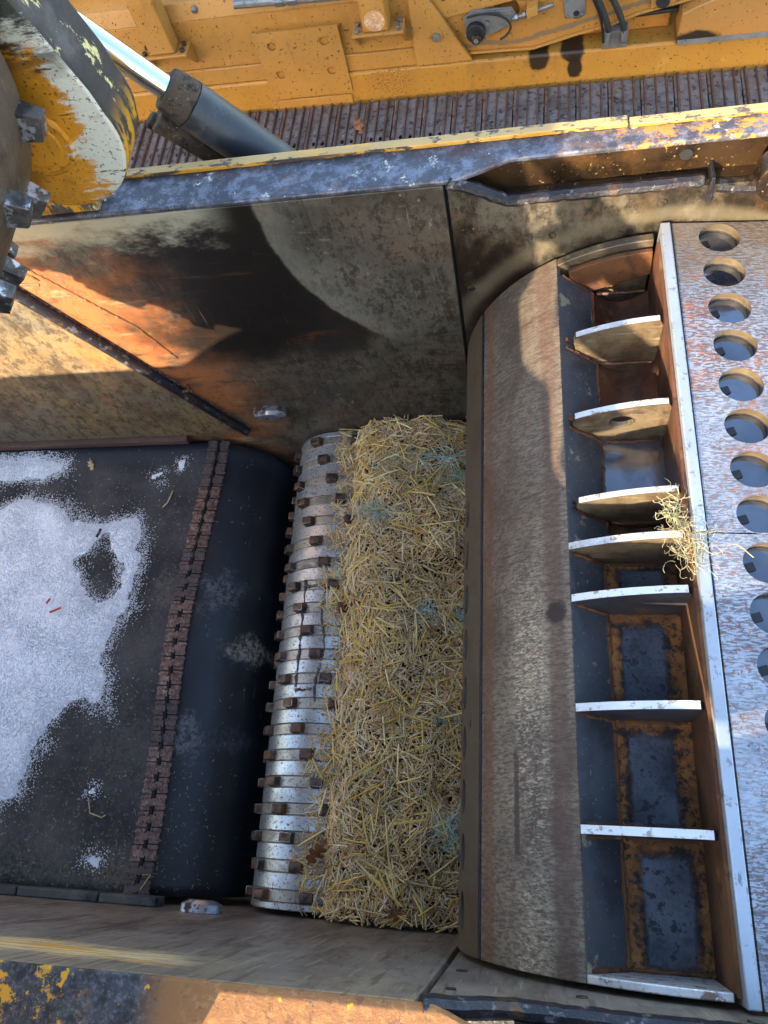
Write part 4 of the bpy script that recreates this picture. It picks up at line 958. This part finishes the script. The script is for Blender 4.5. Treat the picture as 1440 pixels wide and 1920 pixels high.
# ------------------------------------------------------------------ snow on the belt
def poly_sd(poly, x, y):
    d = 1e9; ins = False; n = len(poly)
    for i in range(n):
        ax, ay = poly[i]; bx, by = poly[(i+1) % n]
        ex, ey = bx-ax, by-ay; t = max(0, min(1, ((x-ax)*ex+(y-ay)*ey)/(ex*ex+ey*ey)))
        d = min(d, math.hypot(x-ax-t*ex, y-ay-t*ey))
        if (ay > y) != (by > y) and x < (bx-ax)*(y-ay)/(by-ay)+ax: ins = not ins
    return d if ins else -d
def belt_z(x, y): return mnoise.noise(Vector((x*3, y*3, .3)))*.004
def snow(label, polys, holes, bounds, res, thick, grains, edge=.032, nz=.03):
    x0, x1, y0, y1 = bounds; nx = int((x1-x0)/res); ny = int((y1-y0)/res)
    def sd(x, y):
        s = max(poly_sd(p, x, y) for p in polys)
        for h in holes: s = min(s, -poly_sd(h, x, y))
        return s+mnoise.noise(Vector((x*14, y*14, 3)))*nz+mnoise.noise(Vector((x*40, y*40, 8)))*nz*.4
    H = {}
    Vv, Ff = [], []
    idx = {}
    for i in range(nx+1):
        for j in range(ny+1):
            x = x0+res*i; y = y0+res*j; s = sd(x, y); H[i, j] = s
    def vert(i, j):
        if (i, j) not in idx:
            x = x0+res*i; y = y0+res*j; s = H[i, j]
            z = belt_z(x, y)+.0005+thick*max(0., min(1., (s-.008)/.05))*(.8+.4*mnoise.noise(Vector((x*9, y*9, 1))))-(.003 if s < .008 else 0)
            idx[i, j] = len(Vv); Vv.append((x+rnd.uniform(-1, 1)*res*.3, y+rnd.uniform(-1, 1)*res*.3, z+rnd.uniform(-1, 1)*.0005))
        return idx[i, j]
    for i in range(nx):
        for j in range(ny):
            c = [(i, j), (i+1, j), (i+1, j+1), (i, j+1)]
            if max(H[q] for q in c) > .012 and sum(H[q] > .0 for q in c) >= 3: Ff.append([vert(*q) for q in c])
    k = 0; tries = 0
    while k < grains and tries < grains*14:
        tries += 1
        x = rnd.uniform(x0, x1); y = rnd.uniform(y0, y1)
        i, j = int((x-x0)/res), int((y-y0)/res); s = H.get((i, j), -1)
        pr = 1 if s > 0 else math.exp(s/edge*2.6)
        if s > .05: pr = .6
        if rnd.random() > pr or y > 1.42 or y < .03: continue
        r = rnd.uniform(.0010, .0024)
        zz = belt_z(x, y)+r*.6+(thick*.8*max(0., min(1, (s-.008)/.05)))
        n0 = len(Vv); a = rnd.uniform(0, 6)
        for q in range(4): Vv.append((x+r*math.cos(a+q*1.57), y+r*math.sin(a+q*1.57), zz+rnd.uniform(-.3, .3)*r))
        Vv.append((x, y, zz+r*.9)); Vv.append((x, y, zz-r*.9))
        for q in range(4): Ff.append((n0+q, n0+(q+1) % 4, n0+4)); Ff.append((n0+(q+1) % 4, n0+q, n0+5))
        k += 1
    me = bpy.data.meshes.new('snow'); me.from_pydata(Vv, [], Ff); me.materials.append(M['snow'])
    for p in me.polygons: p.use_smooth = True
    o = bpy.data.objects.new('snow', me); COL.objects.link(o); tag(o, label, 'snow', kind='stuff'); return o
big = [(-2.3, 1.18), (-1.83, 1.213), (-1.715, 1.252), (-1.58, 1.208), (-1.46, 1.125), (-1.377, 1.153), (-1.281, 1.161), (-1.247, 1.036), (-1.257, .853), (-1.295, .765), (-1.304, .679), (-1.26, .516), (-1.322, .514), (-1.365, .546), (-1.449, .447), (-1.493, .276), (-1.547, .214), (-2.3, .1)]
hole = [(-1.48, 1.0), (-1.407, 1.07), (-1.31, .98), (-1.305, .898), (-1.362, .862), (-1.443, .925)]
snow('big patch of grainy white snow on the left of the belt', [big], [hole], (-2.0, -1.18, .12, 1.34), .009, .005, 52000)
snow('narrow strip of snow on the belt below the far wall', [[(-2.2, 1.38), (-1.754, 1.405), (-1.607, 1.37), (-1.60, 1.335), (-1.686, 1.303), (-2.2, 1.30)]], [], (-2.0, -1.5, 1.25, 1.42), .009, .005, 8000, .03, .02)
snow('broken crust of snow near the upper end of the lacing', [[(-1.27, 1.29), (-1.21, 1.315), (-1.22, 1.335), (-1.28, 1.31)], [(-1.18, 1.31), (-1.145, 1.33), (-1.15, 1.375), (-1.185, 1.36)], [(-1.24, 1.265), (-1.20, 1.275), (-1.21, 1.29), (-1.24, 1.28)]], [], (-1.34, -1.1, 1.22, 1.40), .005, .007, 260, .02, .014)
snow('small clump of snow near a bent straw on the belt', [[(-1.29, .265), (-1.24, .268), (-1.25, .30), (-1.275, .305)]], [], (-1.34, -1.2, .22, .34), .005, .007, 120, .015, .012)
snow('snowy splat at the bottom of the belt beside the lacing', [[(-1.265, .08), (-1.20, .075), (-1.19, .11), (-1.24, .125)]], [], (-1.33, -1.13, .04, .17), .005, .010, 220, .02, .014)

# ------------------------------------------------------------------ leaves, stalks, chaff
def leaf(c, size, rot, mat, label, tilt=.15, pitch=0., group='dead leaves'):
    out = [(0, -1.15), (.05, -.8), (.30, -.72), (.34, -.52), (.14, -.40), (.48, -.18), (.50, .08), (.18, .05), (.40, .40), (.34, .56), (.12, .42), (.10, .85), (0, 1)]
    pts = out+[(-x, y) for x, y in out[-2:0:-1]]
    bm = NB(); vs = []
    for x, y in pts: vs.append(bm.verts.new((x*size, y*size, (x*x*.5+.18*math.sin(y*3))*size)))
    ctr = [bm.verts.new((0, y*size, .18*math.sin(y*3)*size-.02*size)) for y in (-.75, -.4, 0, .4, .75)]
    n = len(pts); half = out
    right = vs[:13]; left = [vs[0]]+vs[:12:-1]+[vs[12]]
    for side in (right, left):
        chain = [vs[0]]+ctr+[vs[12]]
        for k in range(len(side)-1):
            a = side[k]; b2 = side[k+1]
            t0 = chain[min(6, round(k*6/12))]; t1 = chain[min(6, round((k+1)*6/12))]
            f = []
            for q in (a, b2, t1, t0):
                if q not in f: f.append(q)
            if len(f) >= 3:
                try: bm.faces.new(f)
                except ValueError: pass
    o = obj('leaf', bm, mat, smooth=40, mtx=None)
    so = o.modifiers.new('thick', 'SOLIDIFY'); so.thickness = .0008
    o.location = c; o.rotation_euler = (tilt, pitch, rot); tag(o, label, 'leaf', group); return o
leaf((-1.505, 1.354, .008), .024, .3, 'leaf_pale', 'pale dry leaf on the belt below the snow strip', .1)
leaf((-.548, .16, straw_h(-.52, .16)+.035), .045, -.5, 'leaf', 'brown oak leaf at the lower left of the straw by the roller', .3, .5)
leaf((-.325, .035, straw_h(-.325, .035)+.016), .035, 1.2, 'leaf', 'brown leaf at the bottom edge of the straw heap', .3)
def stalk(name, pts, r, label, mat='twig', cat='straw stalk'):
    b = NB(); path(b, pts, r, 6); tag(obj(name, b, mat), label, cat)
stalk('straw_stalk', [(-1.178, 1.245, .006), (-1.190, 1.20, .007), (-1.205, 1.185, .005)], .0022, 'single straw stalk on the belt near the upper lacing')
stalk('straw_stalk', [(-1.268, .262, .006), (-1.255, .222, .005), (-1.215, .212, .006), (-1.205, .219, .005)], .0018, 'bent straw stalk on the belt below the small snow clump')
stalk('straw_stalk', [(-1.06, .072, .010), (-1.035, .075, .012), (-1.06, .035, .008)], .0014, 'folded straw stalk at the lower end of the lacing')
stalk('twig', [(-1.545, .845, .016), (-1.535, .86, .018)], .0035, 'small red twig lying in the big snow patch', 'redbit', 'twig')
stalk('twig', [(-1.525, .815, .016), (-1.49, .83, .017)], .0035, 'longer red twig lower in the big snow patch', 'redbit', 'twig')
stalk('twig', [(-1.418, 1.075, .016), (-1.408, 1.105, .017)], .0045, 'dark twig at the edge of the bare hole in the snow', 'lip', 'twig')
V, F, MI = [], [], []
for _ in range(900):
    if rnd.random() < .55: x, y = rnd.uniform(-1.6, -.9), rnd.uniform(.03, .35)**1.0
    else: x, y = rnd.uniform(-1.9, -.87), rnd.uniform(.03, 1.42)
    s = x-PC[0]
    z = 0. if s < 0 else PC[1]+math.sqrt(max(0, PR*PR-s*s))
    a = rnd.uniform(0, 6.3); blade(Vector((x, y, z+belt_z(x, y)*(s < .1)+.0015)), Vector((math.cos(a), math.sin(a), -.6*max(0, s)/PR*math.cos(a))), Vector((0, 0, 1)), rnd.uniform(.003, .012), rnd.uniform(.0008, .0018), 0, 0)
me = bpy.data.meshes.new('chaff'); me.from_pydata(V, [], F); me.materials.append(M['chaff'])
o = bpy.data.objects.new('chaff', me); COL.objects.link(o); tag(o, 'fine straw chaff scattered over the conveyor belt', 'chaff', kind='stuff')

# ------------------------------------------------------------------ tracked machine behind the far wall
tm = thing('tracked_machine', 'yellow tracked machine parked beyond the far wall', 'machine', (0, 4.254, -1.0), math.atan(-.0403))
def mbox(name, lo, hi, mat, bev=.004, parent=tm): b = NB(); box(b, lo, hi); return obj(name, b, mat, parent, True, bev)
def mpoly(name, pts, y0, y1, mat, bev=.003, holes=(), parent=tm):
    if holes:
        bm = plate2d(pts, holes, y1-y0); remap(bm, lambda c: Vector((c.x, (y0+y1)/2+c.z, c.y))); return obj(name, bm, mat, parent, True, 0)
    b = NB(); prism(b, pts, y0, y1); return obj(name, b, mat, parent, True, bev)
def mtube(name, p0, p1, r, mat, n=24, bev=.002, parent=tm, r1=None): b = NB(); tube(b, p0, p1, r, n, r1); return obj(name, b, mat, parent, True, bev)
mbox('side_frame', (-4, 0, -.35), (3, .4, .215), 'yel_low', .014)
mbox('step_plate', (-4, .012, .2155), (-.57, .2, .318), 'yel', .008)
mbox('side_panel', (-4, .024, .3185), (-.57, .2, .605), 'yel', .004)
b = NB(); prism(b, [(.02, .6055), (.055, .69), (.25, .69), (.25, .6055)], -4, -.60, axis='x'); obj('top_rail', b, 'yel', tm, True, .006)
hs = [circle(c, .026, .026, 24) for c in ((-1.375, .435), (-1.07, .435), (-1.375, .258), (-1.067, .256))]
mpoly('access_plate', [(-1.47, .095), (-.972, .115), (-.972, .515), (-1.47, .515)], -.014, -.001+.0, 'yel', holes=hs)
mbox('access_backing', (-1.46, -.0008, .20), (-.98, .0235, .50), 'yel', 0)
for c in ((-1.375, .435), (-1.07, .435), (-1.375, .258), (-1.067, .256)): mtube('countersunk_bolt', (c[0]+.006, -.006, c[1]-.004), (c[0]+.006, .0, c[1]-.004), .017, 'yel', 16)
mbox('lower_plate', (-1.49, -.012, .0), (-.985, -.0008, .09), 'yel', .003)
# gusset and weld
mpoly('gusset', [(-.568, .222), (-.255, .225), (-.47, .61), (-.568, .61)], -.004, .02, 'yel', .003)
b = NB(); path(b, bead((-.57, .006, .22), (-.57, .008, .60), .004, .012), .007, 6, jit=.3); obj('weld_bead', b, 'yel', tm, True)
mtube('washer', (-.44, -.010, .392), (-.44, -.0042, .392), .036, 'yel', 28)
mtube('gusset_bolt', (-.44, -.028, .392), (-.44, -.0102, .392), .023, 'steel', 6)
# right-hand panel with openings
mpoly('rear_panel', [(-.5, .9), (-.5, .30), (-.27, .251), (-.06, .247), (.08, .242), (.31, .298), (.47, .325), (.63, .38), (.935, .435), (.95, .9)], .045, .060, 'yel_panel',
      holes=[circle((-.06, .455), .07, .07, 32), circle((.315, .385), .028, .018, 16)])
mpoly('rear_panel_lip', [(-.27, .236), (-.06, .232), (.08, .227), (.31, .283), (.47, .31), (.63, .365), (.93, .42), (.935, .434), (.63, .379), (.47, .324), (.31, .297), (.08, .241), (-.06, .246), (-.27, .25)], .030, .062, 'yel', .002)
mpoly('upper_bracket', [(-.48, .62), (-.40, .468), (-.37, .462), (.06, .528), (.06, .56), (-.2, .53), (-.2, .62)], .028, .0445, 'yel', .003)
mbox('inner_box', (-.5, .13, .2165), (.8, .2, .45), 'yel_panel', .004)
mbox('dark_interior', (-4, .26, .216), (3, 1.2, .60), 'body_dark', 0)
# motor with bracket, rod and nut block
mpoly('motor_bracket', [(-.285, .455), (-.245, .492), (-.03, .485), (-.005, .44), (-.06, .385), (-.17, .345), (-.28, .36)], .018, .030, 'grey_plate', .002)
mpoly('motor_cover', [(-.20, .486), (-.03, .486), (-.035, .455), (-.13, .462)], .006, .0175, 'steel', .002)
mtube('motor', (-.225, -.02, .385), (-.225, .0175, .385), .052, 'black', 28, .004)
mtube('motor_shaft', (-.222, -.05, .372), (-.222, -.0205, .372), .027, 'bolt', 20)
mtube('motor_bolt', (-.222, -.06, .372), (-.222, -.0505, .372), .013, 'steel', 6)
for c in ((-.16, .425), (-.185, .335), (-.275, .365)): mtube('motor_bolt', (c[0], -.004, c[1]), (c[0], .0175, c[1]), .011, 'steel', 6)
b = NB(); path(b, [(-.27+.17*math.cos(t)*.9+.08, -.006, .40+.085*math.sin(t)) for t in [-.9+.25*i for i in range(13)]], .006, 8); obj('motor_cable', b, 'black', tm, True)
mtube('threaded_rod', (-.03, .012, .428), (.185, .012, .482), .011, 'steel', 12)
mtube('rod_nut', (-.015, .012, .432), (.004, .012, .437), .019, 'steel', 6); mtube('rod_nut', (.028, .012, .443), (.044, .012, .447), .019, 'steel', 6)
mpoly('rod_block', [(.045, .47), (.05, .49), (.105, .5), (.105, .455), (.055, .432)], -.015, .044, 'yel', .002)
mtube('panel_bolt', (.032, .035, .515), (.032, .0445, .515), .012, 'steel', 6)
# cover plate and hoses
mpoly('cover_plate', [(.228, .56), (.342, .56), (.352, .40), (.34, .388), (.258, .385), (.248, .40)], .030, .0445, 'grey_plate', .002)
for c in ((.262, .40), (.335, .405)): mtube('cover_bolt', (c[0], .022, c[1]), (c[0], .0295, c[1]), .008, 'steel', 6)
mtube('cover_slot', (.305, .0285, .41), (.305, .0298, .41), .016, 'black', 16)
for P, r in (([(.33, .03, .62), (.40, .0, .52), (.455, -.03, .42), (.475, -.03, .335)], .016), ([(.36, .03, .66), (.47, -.0, .52), (.535, -.03, .42), (.555, -.03, .325)], .016), ([(.32, .03, .58), (.39, .01, .50), (.445, -.01, .40), (.452, -.01, .26)], .007)):
    Q = []
    for i in range(13):
        t = i/12; a = [Vector(p) for p in P]
        Q.append(a[0]*(1-t)**3+a[1]*3*t*(1-t)**2+a[2]*3*t*t*(1-t)+a[3]*t**3)
    b = NB(); path(b, Q, r, 10); obj('hose', b, 'black', tm, True)
mbox('hose_block', (.452, -.012, .222), (.578, .06, .318), 'grey_plate', .004)
for c in (.475, .555): mtube('hose_fitting', (c, -.03, .335), (c, -.026, .262), .018, 'steel', 6)
for z, r in ((.345, .016), (.315, .012), (.375, .014)): mtube('pipe', (.5, .10, z), (1.0, .10, z+.02), r, 'black', 14)
mpoly('corner_box', [(.825, .2165), (.838, .385), (.90, .415), (1.02, .46), (2.5, .60), (2.5, .2165)], -.03, .1, 'yel_box', .006)
mbox('corner_strip', (.835, -.034, .2175), (2.5, -.0302, .246), 'grey_plate', .001)
mtube('corner_bolt', (.875, -.045, .236), (.875, -.0345, .236), .011, 'steel', 6)
mpoly('pin_boss', [(.68, .40), (.80, .42), (.81, .56), (.68, .56)], .015, .0445, 'yel', .004)
mtube('pin', (.735, -.01, .445), (.735, .0145, .445), .034, 'black', 28, .005)
# brackets with posts
def bracket(u0, u1, name='bracket'):
    mbox('bracket_shelf', (u0, -.10, .487), (u1, .0235, .50), 'yel', .003)
    for u in (u0+.004, u1-.018):
        mpoly_x = NB(); prism(mpoly_x, [(-.095, .4865), (.0235, .4865), (.0235, .37), (.01, .37)], u, u+.014, axis='x'); obj('bracket_gusset', mpoly_x, 'yel', tm, True, .002)
    um = (u0+u1)/2
    for u in (u0+.028, u1-.028):
        for y in (-.07, -.015): mtube('bracket_bolt', (u, y, .5005), (u, y, .518), .015, 'bolt' if u0 < -1.5 else 'steel', 6)
bracket(-2.135, -1.85); bracket(-.885, -.60)
mbox('post', (-2.075, -.085, .5005), (-1.915, .02, 1.6), 'yel', .012)
mbox('post', (-.82, -.085, .5005), (-.675, .02, 1.6), 'yel', .012)
mtube('round_decal', (-.748, -.0865, .563), (-.748, -.0852, .563), .056, 'decal', 40, 0)
mtube('rail_bolt', (-1.76, .02, .655), (-1.76, .05, .665), .016, 'steel', 8)
b = NB(); path(b, [(-1.5, -.03, .70), (-1.3, -.03, .695), (-1.0, -.03, .685), (-.85, -.03, .68)], .022, 10); obj('hydraulic_line', b, 'steel', tm, True)
for u in (-1.27, -1.2, -1.03): mtube('line_coupling', (u, -.03, .694), (u+.05, -.03, .692), .030, 'steel', 6)
mbox('upper_body', (-4, .5, .5), (3, .9, .86), 'body_dark', 0)
mbox('upper_rail', (-4, .30, .80), (-1.7, .40, .90), 'yel', .005)
# the crawler track: shoes are sub-parts of the track
track = bpy.data.objects.new('track', None); COL.objects.link(track); track.parent = tm
def shoe_mesh():
    L, W, t = .168, .46, .010
    hs = [circle((x, -.31), .011, .019, 12) for x in (-.028, .028)]
    bm = plate2d([(-L/2, -W), (L/2, -W), (L/2, -.004), (-L/2, -.004)], hs, t)
    for x, h, w in ((-.066, .030, .014), (-.008, .026, .009), (.050, .030, .012)):
        pts = [(x-w/2, 0), (x+w/2, 0), (x+w*.32, h), (x-w*.32, h)]
        b2 = len(bm.verts); prism(bm, pts, -W+.004, -.008, axis='y', mi=1)
    for x in (-.034, .024):
        for y in (-.24, -.36): tube(bm, (x, y, .004), (x, y, .011), .010, 8)
    bmesh.ops.recalc_face_normals(bm, faces=bm.faces)
    me = bpy.data.meshes.new('track_shoe'); bm.to_mesh(me); bm.free(); finish(me, 30); me.materials.append(M['shoe']); me.materials.append(M['grouser']); return me
sm = shoe_mesh()
for k in range(25):
    o = bpy.data.objects.new('track_shoe', sm); COL.objects.link(o); o.parent = track
    o.location = (-2.75+.1755*k, -.002, .012+rnd.uniform(-.002, .002)); o.rotation_euler = (rnd.uniform(-.006, .006), rnd.uniform(-.015, .015), 0)
mbox('track_links', (-2.9, -.34, -.12), (1.7, -.12, -.02), 'body_dark', 0)
leaf((-.93, 4.254-.20, -.945), .06, .5, 'leaf', 'dead leaf stuck between grousers of the track, right one', .4)
leaf((-1.42, 4.254-.25, -.95), .05, .1, 'leaf', 'dead leaf on the track beside the black cylinder', .4)
